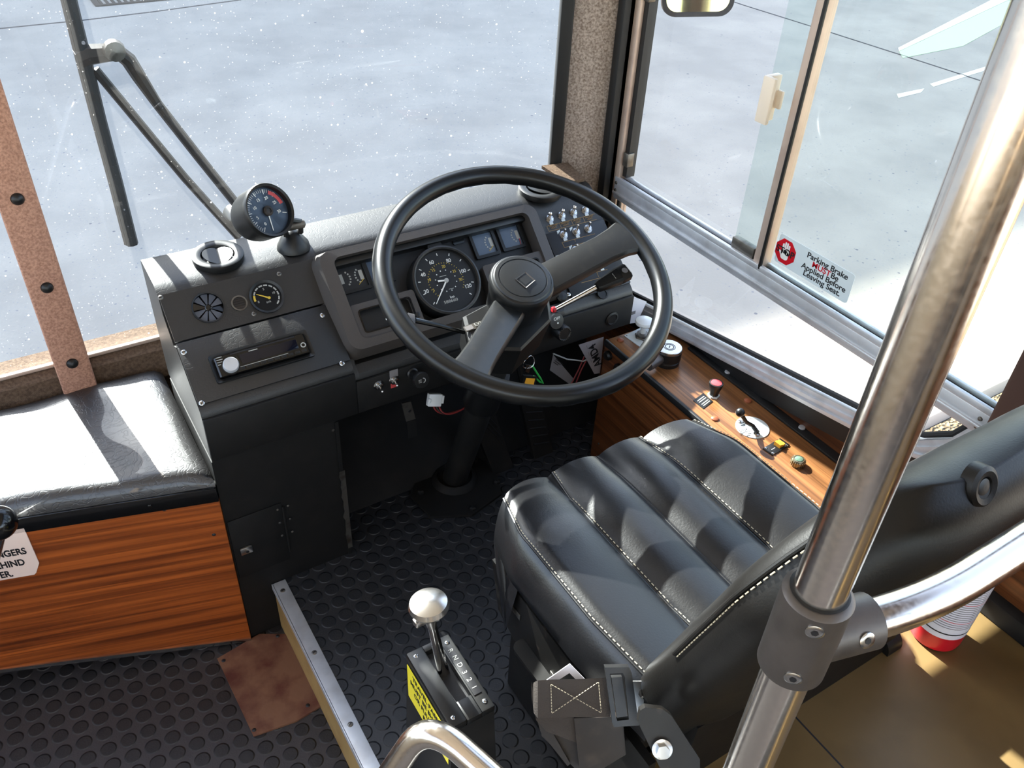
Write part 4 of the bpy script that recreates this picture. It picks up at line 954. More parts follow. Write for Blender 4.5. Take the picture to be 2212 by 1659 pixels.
# ---- under the dash: firewall, pedals, wiring, bracket, cards
struct('toe_board', MB().slab([V((.393, 1.412, .03)), V((1.156, 1.412, .03)), V((1.156, 1.412, .40)), V((.393, 1.412, .40))], (0, .02, 0)).slab([V((.393, 1.25, .001)), V((1.156, 1.25, .001)), V((1.156, 1.412, .12)), V((.393, 1.412, .12))], (0, .03, -.02)), m_well)
def pedal(label, px, yy):
    P_ = [on(x, y, 'y', yy) for x, y in px]; dz = .055
    P_ = [V((p.x, yy+(p.z)*.30, p.z)) for p in P_]
    o = thing('pedal', label, 'pedal', Tm(*P_[0]))
    MB().slab([p-P_[0] for p in P_], (0, .012, -.004)).build('pad', m_well, o)
    mb = MB()
    for k in range(7):
        t0 = .1+.11*k; a = P_[0].lerp(P_[-1], t0); b = P_[1].lerp(P_[2], t0); mb.tube([tuple(a.lerp(b, .1)-P_[0]+V((0, -.001, 0))), tuple(a.lerp(b, .9)-P_[0]+V((0, -.001, 0)))], .0018, 6)
    mb.build('grip_ribs', m_rubber, o)
    c = (P_[0]+P_[1])/2-P_[0]; MB().tube([tuple(c+V((0, .01, -.02))), tuple(c+V((0, .05, .06)))], .009, 10).build('pedal_arm', m_well, o)
    return o
pedal('broad dark brake pedal plate right beside the steering column foot', [(1058, 858), (1080, 858), (1110, 1012), (1068, 1026), (1040, 928)], 1.20)
pedal('narrow dark accelerator pedal plate beyond the brake pedal', [(1146, 868), (1190, 866), (1196, 985), (1156, 996)], 1.20)
cn = dp(940, 864, 1.66)
wcn = thing('wiring_connector', 'white plastic wiring plug dangling under the dash by red wires', 'connector', frame(cn, (.95, -.1, -.3), (.25, .3, .9)))
MB().box(-.016, .012, -.012, .013, -.006, .006, .0015).box(.010, .017, -.006, .010, -.005, .005, .001).box(-.018, -.012, -.004, .004, .004, .008, .001).build('plug', m_whitep, wcn)
for k, mt in enumerate((m_wire, m_brownplastic, m_wire)):
    MB().tube(bez((-.002+k*.006, -.012, 0), (.006+k*.006, -.030, 0), (.03, -.034, .004*k), (.066, -.014, .006), 10), .0017, 6).build('wire', mt, wcn)
bk = [on(x, y, 'y', 1.17) for x, y in ((868, 872), (888, 868), (898, 905), (878, 911))]; bo = bk[0]
hb = thing('hanger_bracket', 'bent grey metal strap hanging below the dash near the column', 'bracket', Tm(*bo))
b3 = [on(x, y, 'y', 1.17) for x, y in ((878, 911), (898, 905), (901, 940), (882, 946))]
MB().slab([p-bo for p in bk], (0, .003, 0)).build('strap', m_dullsteel, hb); MB().slab([p-bo+V((0, -.002, 0)) for p in b3], (0, .003, 0)).build('strap_end', m_well, hb)
hp = on(885, 888, 'y', 1.1695)-bo; MB().lathe([(.0035, 0), (.003, .0006), (0, .0006)], 10, frame(hp, (1, 0, 0), (0, 0, 1))).build('hole', m_blackp, hb)
def card(name, label, px, yy, mt, th=.0008):
    P_ = [on(x, y, 'y', yy) for x, y in px]; o = thing(name, label, 'card', frame(P_[3], P_[2]-P_[3], P_[0]-P_[3])); iv = o.matrix_world.inverted()
    MB().slab([iv @ p for p in P_], (0, 0, -th)).build('sheet', mt, o); return o
c = card('paper_card', 'white card printed AMD4 tucked beside the wood side panel under the dash', [(1250, 745), (1304, 728), (1296, 806), (1284, 808)], 1.16, m_paperdim)
iv = c.matrix_world.inverted(); pA = iv @ on(1293, 790, 'y', 1.16); pB = iv @ on(1281, 752, 'y', 1.16); dd = pB-pA
text('AMD4', .026, m_blackp, c, pA.x, pA.y, .0006, 'lettering', 'LEFT', Rm(math.degrees(math.atan2(dd.y, dd.x)), 'Z'), .0003)
for k in range(3):
    a = iv @ on(1268+k*4, 750+k*14, 'y', 1.16); MB().box(-.006, .006, -.0004, .0004, .0004, .0008, 0, Tm(a.x, a.y, 0) @ Rm(math.degrees(math.atan2(dd.y, dd.x)), 'Z')).build('printed_line', m_papergrey, c)
c = card('grey_card', 'dim grey printed card lying slanted behind the key ring', [(1195, 766), (1239, 818), (1236, 834), (1188, 800)], 1.18, m_papergrey)
pA = c.matrix_world.inverted() @ on(1200, 776, 'y', 1.18); [MB().box(pA.x, pA.x+.03-.006*k, pA.y-.004*k, pA.y-.004*k+.0015, .0004, .0008).build('printed_line', m_blackp, c) for k in range(3)]
for k, (mt, pts_) in enumerate(((m_wire, [(1268, 775), (1255, 800), (1245, 825), (1240, 850)]), (m_wire, [(1262, 770), (1250, 798), (1238, 822), (1228, 838)]), (m_dimwhite, [(1195, 764), (1225, 776), (1260, 780), (1290, 768)]))):
    tag(MB().tube([tuple(on(x, y, 'y', 1.165)) for x, y in pts_], .0016, 6).build('loose_wire', mt), ('red wire hanging nearest the wood side panel under the dash', 'red wire hanging left of its twin under the dash', 'thin pale wire looping across the white card under the dash')[k], 'wire')

# ================================================================== SIDE COUNTER
CT = .33
sc2 = thing('side_counter', 'wood laminate side console under the driver window with controls on top', 'console', Tm(1.0, 1.15, 0))
def cp(px, py, z=CT): p = on(px, py, 'z', z); return p.x-1.0, p.y-1.15
MB().box(.004, .154, -1.15+.42, 0, 0, .322).build('carcass', m_well, sc2)
fpn = MB().box(0, .005, -1.15+.42, 0, 0, .318, .001).build('front_panel', m_woodside, sc2)
tpn = MB().box(-.001, .154, -1.15+.42, .0, .320, CT, .001).build('top_panel', m_woodtop, sc2)
MB().box(-.003, .005, -1.15+.42, .002, .316, CT+.001, .002).build('edge_trim', m_rubber, sc2)
ws = MB().box(.133, .155, -1.15+.42, -.11, CT, CT+.006, .002).build('wall_strip', m_rubber, sc2)
for px, py in ((1572, 804), (1732, 924)):
    x, y = cp(px, py, CT+.006); MB().lathe([(.0065, 0), (.0060, .0025), (.003, .0035), (0, .003)], 16, Tm(x, y, CT+.006)).build('strip_screw', m_alu, ws)
for px, py in ((1340, 735), (1544, 905), (1615, 866)):
    x, y = cp(px, py); MB().lathe([(.0075, 0), (.0070, .0025), (.004, .0042), (0, .0046)], 18, Tm(x, y, CT)).build('screw_cap', m_copper, tpn)
PX = lambda px, py: on(px, py, 'x', 1.0)-V((1.0, 1.15, 0))
for px, py, r in ((1316, 767, .011), (1338, 796, .012)):
    p = PX(px, py); MB().lathe([(r, 0), (r, .006), (r*.7, .010), (0, .0105)], 20, frame((0, p.y, p.z), (0, -1, 0), (0, 0, 1))).build('black_stud', m_black, fpn)
p = PX(1293, 958); MB().lathe([(.003, 0), (0, .0015)], 10, frame((0, p.y, p.z), (0, -1, 0), (0, 0, 1))).build('panel_screw', m_steel, fpn)
CTM = lambda px, py, z=CT: Tm(on(px, py, 'z', z).x, on(px, py, 'z', z).y, z)
# white mushroom knob on an engraved plate
pl_ = [on(x, y, 'z', CT) for x, y in ((1348, 726), (1392, 705), (1441, 742), (1402, 764))]
k0 = on(1387, 728, 'z', CT)
wk = thing('white_pull_knob', 'white mushroom pull knob on a square metal plate, far end of counter', 'knob', Tm(k0.x, k0.y, CT))
MB().prism([(p.x-k0.x, p.y-k0.y) for p in pl_], 0, .0016).build('plate', m_stickerw, wk)
MB().lathe([(.017, .0016), (.017, .004), (.0155, .005)], 6).lathe([(.0125, .004), (.0125, .010), (.008, .011)], 24).build('nut', m_dullsteel, wk)
MB().lathe([(.006, .008), (.006, .026), (.010, .029), (.0185, .034), (.0205, .038), (.019, .0425), (.011, .046), (0, .047)], 32).build('knob', m_whitep, wk)
for p in pl_:
    q = (p-k0)*.86; MB().lathe([(.002, .0016), (0, .0022)], 8, Tm(q.x, q.y, 0)).build('plate_rivet', m_dullsteel, wk)
# round brake valve with silver cap and air pipe
k0 = on(1440, 782, 'z', CT)
bv = thing('brake_valve', 'squat black round valve with silver lettered cap and side handle', 'valve', Tm(k0.x, k0.y, CT))
MB().lathe([(.026, 0), (.026, .008), (.024, .010), (.027, .013), (.027, .032), (.025, .034)], 36).build('body', m_black, bv)
cap_ = MB().lathe([(.0265, .033), (.0265, .0375), (.0255, .0385), (0, .0386)], 40).build('cap', m_steel, bv)
MB().ring(circ(.0125, 30), circ(.0112, 30), .0384, .0389).ring(circ(.0095, 30), circ(.0078, 30), .0384, .0389).box(-.004, .0045, -.001, .001, .0384, .0389, 0, Rm(40, 'Z')).build('cap_ring_print', m_blackp, cap_)
hnd = V(on(1402, 784, 'z', CT+.028))-V((k0.x, k0.y, CT)); hnd.z = .020
MB().tube([(-.015, 0, .020), tuple(hnd*.55+V((0, 0, .009))), tuple(hnd)], [.011, .0105, .0105], 16).build('side_pipe', m_castalu, bv)
# red topped push knob with legend plate
k0 = on(1541, 855, 'z', CT)
rk = thing('red_push_knob', 'black flared push knob with a red top on the counter', 'knob', Tm(k0.x, k0.y, CT))
MB().prism([(.012*math.cos(R(a)), .012*math.sin(R(a))) for a in range(20, 380, 60)], 0, .004).build('nut', m_stickerw, rk)
MB().lathe([(.009, .003), (.0095, .012), (.0125, .022), (.0140, .030), (.0136, .0325), (.0115, .0330), (.0112, .0318)], 30).build('stem', m_black, rk)
MB().lathe([(.0114, .0310), (.0105, .0332), (.006, .0342), (0, .0344)], 28).build('top', m_redbtn, rk)
lp = [on(x, y, 'z', CT) for x, y in ((1519, 850), (1540, 868), (1519, 884), (1497, 866))]; k0 = lp[3]
lpt = thing('legend_plate', 'small dark engraved legend plate beside the red-topped knob', 'plate', frame(V((k0.x, k0.y, CT)), lp[2]-lp[3], lp[0]-lp[3]))
iv = lpt.matrix_world.inverted(); LP = [iv @ p for p in lp]
MB().slab([p for p in LP], (0, 0, .0012)).build('plate', m_black, lpt)
for t_ in (.25, .42, .66, .82):
    a = LP[3].lerp(LP[2], t_); b = LP[0].lerp(LP[1], t_); a, b = a.lerp(b, .18), a.lerp(b, .85); d_ = b-a
    MB().box(0, d_.length, -.0010, .0010, .0012, .0015, 0, Tm(a.x, a.y, 0) @ Rm(math.degrees(math.atan2(d_.y, d_.x)), 'Z')).build('engraved_line', m_dimwhite, lpt)
# door control
k0 = on(1625, 924, 'z', CT); kx = on(1655, 940, 'z', CT); ang0 = -90
dc = thing('door_control', 'black door lever on a round white plate lettered DOOR CONTROL', 'lever', Tm(k0.x, k0.y, CT))
rv = (on(1661, 925, 'z', CT)-on(1589, 922, 'z', CT)).length/2
MB().lathe([(rv, 0), (rv, .0015), (rv-.001, .002), (0, .002)], 48).build('disc', m_stickerw, dc)
def dpt(px, py, z=CT+.002): p = on(px, py, 'z', z); return V((p.x-k0.x, p.y-k0.y, z-CT))
for px, py in ((1600, 914), (1634, 939)):
    a = dpt(px, py); MB().lathe([(.0065, 0), (.006, .003), (.003, .0045), (0, .004)], 18, Tm(a.x, a.y, .002)).build('disc_screw', m_steel, dc)
ya = R(-62)
a = dpt(1637, 935, CT+.006); b = dpt(1626, 920, CT+.012); c_ = dpt(1612, 912, CT+.028); e_ = dpt(1599, 891, CT+.050)
MB().tube([tuple(a), tuple(b), tuple(c_), tuple(e_)], [.0045, .0042, .004, .0038], 12).build('lever', m_black, dc)
MB().lathe([(0, -.0095)]+[(.0085*math.cos(R(t)), .0085*math.sin(R(t))) for t in range(-75, 90, 15)]+[(0, .0085)], 24, Tm(*e_)).build('ball', m_black, dc)
ta = dpt(1604, 934); tb = dpt(1613, 924); an_ = math.degrees(math.atan2(-(dpt(1597, 927).y-dpt(1617, 939).y), 1))
ta = dpt(1594, 931); tb = dpt(1618, 924); d_ = tb-ta; an_ = math.degrees(math.atan2(d_.y, d_.x))
text('DOOR', .0060, m_blackp, dc, *dpt(1606, 929.5).xy, .0021, 'lettering', 'CENTER', Rm(an_, 'Z')); text('CONTROL', .0050, m_blackp, dc, *dpt(1610, 934).xy, .0021, 'lettering', 'CENTER', Rm(an_, 'Z'))
for px, py in ((1619, 937), (1617, 941)):
    a = dpt(px, py); MB().box(-.004, .004, -.0006, .0006, 0, .0004, 0, Tm(a.x, a.y, .002) @ Rm(an_, 'Z')).build('arrow_print', m_blackp, dc)
text('IN', .006, m_blackp, dc, *dpt(1622, 904).xy, .0021, 'lettering', 'CENTER', Rm(-20, 'Z'))
# amber rocker on a screwed plate
q4 = [on(x, y, 'z', CT) for x, y in ((1685, 948), (1704, 964), (1667, 986), (1647, 970))]; k0 = q4[3]
rs_ = thing('rocker_switch', 'amber rocker switch on a black plate screwed to the counter', 'switch', frame(V((k0.x, k0.y, CT)), q4[0]-q4[3], q4[3]-q4[2]))
iv = rs_.matrix_world.inverted(); Q = [iv @ p for p in q4]; W_ = (Q[0]-Q[3]).length; H_ = Q[2].y
MB().box(0, W_, H_, 0, 0, .0022, .0006).build('plate', m_black, rs_)
MB().prism([(W_*.50, H_*.80), (W_*.80, H_*.80), (W_*.80, H_*.20), (W_*.50, H_*.20)], .002, .007).slab([(W_*.50, H_*.8, .007), (W_*.65, H_*.8, .0055), (W_*.65, H_*.2, .0055), (W_*.50, H_*.2, .007)], (0, 0, .003)).build('rocker', m_orange, rs_)
for u_ in (.1, .9):
    for v_ in (.13, .87): MB().lathe([(.0028, .0022), (.0022, .0036), (0, .0038)], 12, Tm(W_*u_, H_*v_, 0)).build('plate_screw', m_steel, rs_)
MB().box(W_*.2, W_*.4, H_*.55, H_*.5, .0022, .0025).build('print', m_dimwhite, rs_)
# ribbed lamp knob
k0 = on(1722, 1003, 'z', CT)
rb = thing('ribbed_lamp', 'small ribbed metal knob with a green glass top at the counter edge', 'lamp', Tm(k0.x, k0.y, CT) @ Matrix.Scale(.78, 4))
mb = MB().lathe([(.0150, 0), (.0150, .014), (.013, .017), (.0105, .0172), (.0105, .015)], 30)
for i in range(20): mb.box(.0140, .0172, -.0010, .0010, .002, .0145, .0004, Rm(i*18, 'Z'))
mb.build('ribbed_ring', m_brass, rb)
MB().lathe([(.0106, .0150), (.009, .0180), (.005, .0196), (0, .020)], 24).build('lens', mat('green_lens', (96, 120, 104), .1), rb)
# document slipped between dash and window
P_ = [on(x, y, 'y', 1.165) for x, y in ((1366, 640), (1397, 652), (1376, 697), (1360, 699))]
dcm = thing('paper_sheet', 'white printed sheet slipped between dash end and window', 'paper', Tm(*P_[0]))
MB().slab([p-P_[0] for p in P_], (0, .001, 0)).build('sheet', m_paper, dcm)
p = on(1368, 676, 'y', 1.164)-P_[0]; MB().box(p.x-.006, p.x+.006, p.y, p.y+.0006, p.z-.004, p.z+.004).build('printed_block', m_papergrey, dcm)

# ---- parking brake sticker on the sliding pane
GX = 1.1498
SF = frame((GX, on(1690, 570, 'x', GX).y, on(1690, 570, 'x', GX).z), (0, -1, 0), (0, 0, 1))
st_ = thing('warning_sticker', 'white parking brake sticker with a red stop octagon on the side glass', 'sticker', SF)
sq = lambda px, py: V((*loc(SF, px, py), 0))
cs = [sq(*p) for p in ((1684, 497), (1848, 598), (1832, 656), (1676, 567))]
x0, x1 = (cs[0].x+cs[3].x)/2, cs[1].x; yt = (cs[0].y+cs[1].y)/2; yb = (cs[2].y+cs[3].y)/2
MB().prism(rr(x1-x0, yt-yb, .006, 5, (x0+x1)/2, (yt+yb)/2), 0, .0006).build('backing', m_stickerw, st_)
o_ = sq(1697, 544); ro = .0245
MB().prism([(o_.x+ro*math.cos(R(22.5+45*i)), o_.y+ro*math.sin(R(22.5+45*i))) for i in range(8)], .0006, .0009).build('octagon', m_red, st_)
hm = MB().prism(rr(.017, .018, .005, 3, o_.x, o_.y-.006), .0009, .0012)
for dx, ln in ((-.0066, .012), (-.0022, .016), (.0022, .016), (.0066, .013)): hm.prism(rr(.0036, ln+.006, .0017, 3, o_.x+dx, o_.y+ln/2-.001), .0009, .0012)
hm.prism([(o_.x-.0085, o_.y-.010), (o_.x-.0145, o_.y-.002), (o_.x-.0125, o_.y-.0002), (o_.x-.006, o_.y-.004)], .0009, .0012).build('white_hand', m_white, st_)
text('STOP', .0175, m_blackp, st_, o_.x, o_.y, .0013, 'lettering', 'CENTER', bold=.0002, sx=1.0)
lh = (yt-yb)*.225; tx = x0+(x1-x0)*.66
y0_ = yt-(yt-yb)*.20
text('Parking Brake', lh*1.17, m_blackp, st_, tx, y0_, .0007, 'lettering', 'CENTER', bold=.0002, sx=1.1)
mu = text('MUST', lh*1.17, m_red, st_, tx-lh*.75, y0_-lh*.92, .0007, 'lettering', 'CENTER', bold=.0002, sx=1.1)
text('Be', lh*1.17, m_blackp, st_, tx+lh*1.62, y0_-lh*.92, .0007, 'lettering', 'CENTER', bold=.0002, sx=1.1)
text('Applied Before', lh*1.17, m_blackp, st_, tx-lh*.1, y0_-lh*1.84, .0007, 'lettering', 'CENTER', bold=.0002, sx=1.1)
text('Leaving Seat.', lh*1.17, m_blackp, st_, tx-lh*.1, y0_-lh*2.76, .0007, 'lettering', 'CENTER', bold=.0002, sx=1.1)

# ================================================================== DRIVER SEAT
st0 = thing('driver_seat', 'black leather driver seat with pale stitched channels', 'seat', Tm(.690, .56, 0))
# cushion: lengthwise sections with channels, rolled front and sides
xs_seam = (-.222, -.092, .006, .100, .226)
def ctop(x, y):
    """height of cushion top: raised bolsters, dished middle, seams as valleys"""
    b = .020*max(0, (abs(x)-.10)/.12)**1.5
    z = .432+b
    for i in range(4):
        a, c = xs_seam[i], xs_seam[i+1]
        if a <= x <= c: z += .016*math.sin(PI*(x-a)/(c-a))**.6
    return z
NX, NY = 96, 60; vs = []; fs = []
yf, yr = .222, -.190
for j in range(NY+1):
    v = j/NY
    # v runs from under the front, over the top, to the rear
    if v < .26:
        a = (v/.26)*PI/2; yy = yf-.055+.055*math.cos(a-0) if False else yf-.06*(1-math.cos(PI/2-a)); zz = -.115*(1-math.sin(a))
    else:
        t = (v-.26)/.74; yy = yf-.06+(yr-(yf-.06))*t; zz = 0
    for i in range(NX+1):
        u = i/NX*2-1; au = abs(u); sg_ = 1 if u > 0 else -1
        wd_ = .232-.020*max(0, (yy-.13)/.09)**2 if yy > .13 else .232-.012*max(0, (-.05-yy)/.14)
        if au < .86: x = u/.86*(wd_-.040); dz = 0
        else:
            t = (au-.86)/.14*PI*.5; x = sg_*(wd_-.040+.040*math.sin(t)); dz = -.070*(1-math.cos(t))
        # front corners are rounded in plan
        cut = .055*max(0, (abs(x)-.11)/.122)**2 if yy > .05 else 0
        y2 = yy-cut*max(0, min(1, (yy-.05)/.12))
        top = ctop(max(-.2219, min(.2259, x)), yy)-.432
        k = math.sin(PI/2*min(1, v/.26))
        z = .432+top*k+dz+zz-.010*max(0, (yy-.10)/.12)**2
        vs.append((x, y2, z))
for j in range(NY):
    for i in range(NX): k = j*(NX+1)+i; fs.append((k, k+1, k+NX+2, k+NX+1))
cu = MB().add(vs, fs)
# close underneath
bt = [j*(NX+1) for j in range(NY+1)]; 
low = len(cu.v)
rim = [i for i in range(NX+1)]+[j*(NX+1)+NX for j in range(1, NY+1)]+[NY*(NX+1)+i for i in range(NX-1, -1, -1)]+[j*(NX+1) for j in range(NY-1, 0, -1)]
for i in rim: x, y, z = cu.v[i]; cu.v.append((x*.93, y*.94, .352+.045*max(0, min(1, (.16-y)/.34))))
m_ = len(rim)
for i in range(m_): cu.f.append((rim[i], rim[(i+1) % m_], low+(i+1) % m_, low+i))
cu.f.append(tuple(range(low, low+m_)))
cushion = cu.build('cushion', m_leather, st0, ang=70)
def seam_at(x, name, mt, r=.0016, dash=True, lo=.02):
    pts = []
    col = min(range(NX+1), key=lambda i: abs(vs[(NY//2)*(NX+1)+i][0]-x))
    for j in range(NY+1):
        p = V(vs[j*(NX+1)+col])
        if p.z > .345: pts.append(p+V((0, 0, .0006)))
    MB().tube([tuple(p) for p in pts], r, 6).build('seam_cord', m_leather, cushion)
    if dash:
        mb = MB(); acc = 0
        for a, b in zip(pts[:-1], pts[1:]):
            l = (b-a).length; n = max(1, int(l/.0062))
            for k in range(n):
                c0 = a.lerp(b, (k+.15)/n)+V((.003, 0, .0014)); c1_ = a.lerp(b, (k+.75)/n)+V((.003, 0, .0014)); mb.tube([tuple(c0), tuple(c1_)], .00075, 5)
        o = mb.build('stitching', mt, cushion)
for x in (-.092, .100): seam_at(x, 'seam', m_stitch, .0016)
seam_at(.006, 'seam', m_stitch, .0014, False)
seam_at(-.206, 'seam', m_stitch, .0016); seam_at(.208, 'seam', m_stitch, .0016)

# backrest: leaning, narrowing towards rounded shoulders
def back_half(t):   # half width against height fraction
    K_ = ((0, .185), (.15, .210), (.37, .214), (.60, .222), (.74, .226), (.82, .208), (.90, .170), (1, .130))
    for (a, u), (b, w_) in zip(K_[:-1], K_[1:]):
        if t <= b: f_ = (t-a)/(b-a); f_ = f_*f_*(3-2*f_)*.5+f_*.5; return u+(w_-u)*f_
    return K_[-1][1]
secs = []; NB = 26; HB = .585
def bpos(t): return V((0, -.205-.34*(.285+HB*t-.5), .285+HB*t))
bd = (bpos(1)-bpos(0)).normalized(); bn = V((0, bd.z, -bd.y))      # forward normal
prof = []
for i in range(40):
    a = 2*PI*i/40; c, s = math.cos(a), math.sin(a)
    prof.append((abs(c)**.35*(1 if c >= 0 else -1), abs(s)**.75*(1 if s >= 0 else -1)))
for j in range(NB+1):
    t = j/NB; ee = 1 if t < .86 else math.sqrt(max(0, 1-((t-.86)/.14)**2)); e0 = 1 if t > .08 else math.sqrt(max(.02, 1-((.08-t)/.08)**2))
    hw = back_half(t)*(.80+.20*ee); th = .047*max(.05, ee)*e0
    c = bpos(t)
    secs.append([tuple(c+V((px*hw if px < 0 else px*hw, 0, 0))+bn*(py*th*(1+.10*(1-px*px)))+bn*(.030*max(0, abs(px)-.45)**1.5 if True else 0)) for px, py in prof])
backrest = MB().loft(secs).build('backrest', m_leatherback, st0, ang=70)
# piping and stitches round the rear edge
def bsurf(t, side): # point on rear rim
    hw = back_half(t); c = bpos(t); return c+V((side*hw*.93, 0, 0))-bn*.040
rp_ = [V(secs[j][18])+V((-.0015, 0, .001)) for j in range(12, 25)]
MB().tube([tuple(p+V((0, -.001, 0))) for p in rp_], .0026, 8).build('rear_piping', m_leatherback, backrest)
mb = MB()
for a, b in zip(rp_[:-1], rp_[1:]):
    n = max(1, int((b-a).length/.007))
    for k in range(n): c0 = a.lerp(b, (k+.1)/n)+V((-.001, -.006, .001)); c1_ = a.lerp(b, (k+.7)/n)+V((-.001, -.006, .001)); mb.tube([tuple(c0), tuple(c1_)], .0008, 5)
mb.build('rear_stitching', m_stitch, backrest)
MB().slab([V((x_, -.216, z_)) for x_, z_ in ((-.16, .40), (.245, .40), (.262, .32), (.262, .275), (.235, .258), (-.13, .262), (-.165, .30))], (0, .03, 0)).build('rear_skirt', m_leatherback, backrest)
MB().lathe([(.026, -.02), (.026, .012), (.020, .018), (0, .019)], 24, frame((.262, -.20, .27), (0, 1, 0), (0, 0, 1))).build('hinge_knob', m_black, st0)
# tufting button on the rear face
bc = on(2125, 1053, 'y', .2226)-V((.690, .56, 0))
BF = frame(bc, (1, 0, 0), (0, .42, .91))
MB().lathe([(.021, -.010), (.019, .001), (.015, .0030), (.010, .0015), (.0085, -.003)], 32, BF).build('tuft', m_leatherback, backrest)
MB().lathe([(.009, -.003), (.008, .0005), (.004, .0014), (0, .0012)], 24, BF).build('button', m_black, backrest)
# seat base, slide rail, recliner
sb = MB().box(-.180, .185, -.15, .17, .0, .325, .006).build('pedestal', m_paintblack, st0)
MB().box(-.205, .205, -.17, .19, .305, .335, .006).build('cushion_pan', m_paintblack, st0)
side = MB().slab([V((-.212, .185, .335)), V((-.212, -.20, .335)), V((-.212, -.20, .22)), V((-.212, .06, .20)), V((-.212, .16, .24))], (.012, 0, 0)).build('side_plate', m_paintblack, st0)
for y_, z_ in ((.11, .29), (.0, .26), (-.05, .25)): MB().box(-.2135, -.212, y_-.012, y_+.012, z_-.006, z_+.006, .0005).build('adjuster_slot', m_dullsteel, side)
mb = MB().prism(rr(.036, .20, .017, 6), 0, .006)
la = on(1131, 1401, 'z', .25)-V((.690, .56, 0)); lb_ = on(1215, 1510, 'z', .25)-V((.690, .56, 0)); d_ = lb_-la
LM = frame(la, V((-d_.y, d_.x, 0)), d_)
arm = MB().prism(rr(.030, d_.length+.03, .014, 6, 0, d_.length/2), -.003, .003, LM).build('slide_bar', m_well, st0)
MB().lathe([(.009, .003), (.009, .007), (.006, .0095), (0, .010)], 18, LM @ Tm(0, .004, 0)).build('bar_bolt', m_steel, arm)
rb0 = [dp(x, y, .955)-V((.690, .56, 0)) for x, y in ((1383, 1535), (1394, 1528), (1433, 1533), (1450, 1546), (1512, 1640), (1512, 1720), (1455, 1720), (1378, 1560))]
rc_ = MB().slab(rb0, CF*.012).build('recliner_bracket', m_paintblack, st0)
bp_ = dp(1430, 1618, .952)-V((.690, .56, 0)); Bx = frame(bp_, tuple(CR), tuple(CU))
MB().lathe([(.0115, -.004), (.0115, .002), (.008, .0025)], 24, Bx).prism([(.0078*math.cos(R(a)), .0078*math.sin(R(a))) for a in range(10, 370, 60)], .0, .010, Bx).build('recliner_bolt', m_steel, rc_)

# ---- seat belt lying by the left rear corner of the cushion
D0 = 1.03
sbp = dp(1235, 1510, D0); SBF = frame(sbp, tuple(CR), tuple(CU))
bt_ = thing('seat_belt', 'charcoal lap belt folded through a black buckle beside the seat', 'seat belt', SBF)
iv = SBF.inverted(); b2 = lambda x, y, dd=D0: tuple(iv @ dp(x, y, dd))
secs = [[b2(x, yt_, dd), b2(x, yb_, dd), b2(x, yb_, dd+.004), b2(x, yt_, dd+.004)] for x, yt_, yb_, dd in ((1152, 1478, 1528, D0+.012), (1153, 1474, 1540, D0+.002), (1162, 1470, 1552, D0-.004), (1185, 1468, 1550, D0-.003), (1250, 1467, 1549, D0), (1318, 1463, 1549, D0+.004))]
wbb = MB().loft(secs).build('strap', m_webbing, bt_, ang=50)
secs = [[b2(x, yt_, dd), b2(x, yb_, dd), b2(x, yb_, dd+.003), b2(x, yt_, dd+.003)] for x, yt_, yb_, dd in ((1152, 1478, 1528, D0+.013), (1158, 1485, 1556, D0+.028), (1180, 1490, 1580, D0+.032), (1260, 1500, 1610, D0+.036))]
MB().loft(secs).build('strap_return', m_webbing, bt_, ang=50)
mb = MB()
def stitch(a, b, n, dd=D0-.0045):
    for k in range(n):
        p0 = V(b2(a[0]+(b[0]-a[0])*(k+.15)/n, a[1]+(b[1]-a[1])*(k+.15)/n, dd)); p1 = V(b2(a[0]+(b[0]-a[0])*(k+.8)/n, a[1]+(b[1]-a[1])*(k+.8)/n, dd)); mb.tube([tuple(p0), tuple(p1)], .0005, 5)
stitch((1190, 1478), (1192, 1541), 10); stitch((1293, 1473), (1299, 1540), 10); stitch((1190, 1478), (1299, 1540), 16); stitch((1192, 1541), (1293, 1473), 16)
mb.build('box_stitching', m_stitch, bt_)
bo_ = [(1306, 1441), (1358, 1440), (1364, 1452), (1380, 1566), (1326, 1569), (1322, 1560)]; bi_ = [(1317, 1454), (1345, 1453), (1349, 1462), (1358, 1553), (1333, 1556), (1330, 1548)]
oo = [b2(x, y, D0-.010)[:2] for x, y in bo_]; ii = [b2(x, y, D0-.010)[:2] for x, y in bi_]
zf = b2(1340, 1500, D0-.012)[2]
MB().ring(oo, ii, zf-.012, zf).build('buckle_frame', m_buckle, bt_)
bar = [b2(x, y, D0-.006)[:2] for x, y in ((1320, 1462), (1343, 1461), (1355, 1545), (1332, 1548))]; MB().prism(bar, zf-.012, zf-.003).build('buckle_bar', m_buckle, bt_)
tg = [(1355, 1455), (1363, 1458), (1366, 1472), (1412, 1472), (1416, 1486), (1390, 1487), (1381, 1492), (1379, 1500), (1384, 1508), (1395, 1511), (1416, 1510), (1416, 1528), (1378, 1535), (1374, 1552)]
MB().slab([b2(x, y, D0+.004) for x, y in tg], (0, 0, -.003)).build('latch_tongue', m_steel, bt_)
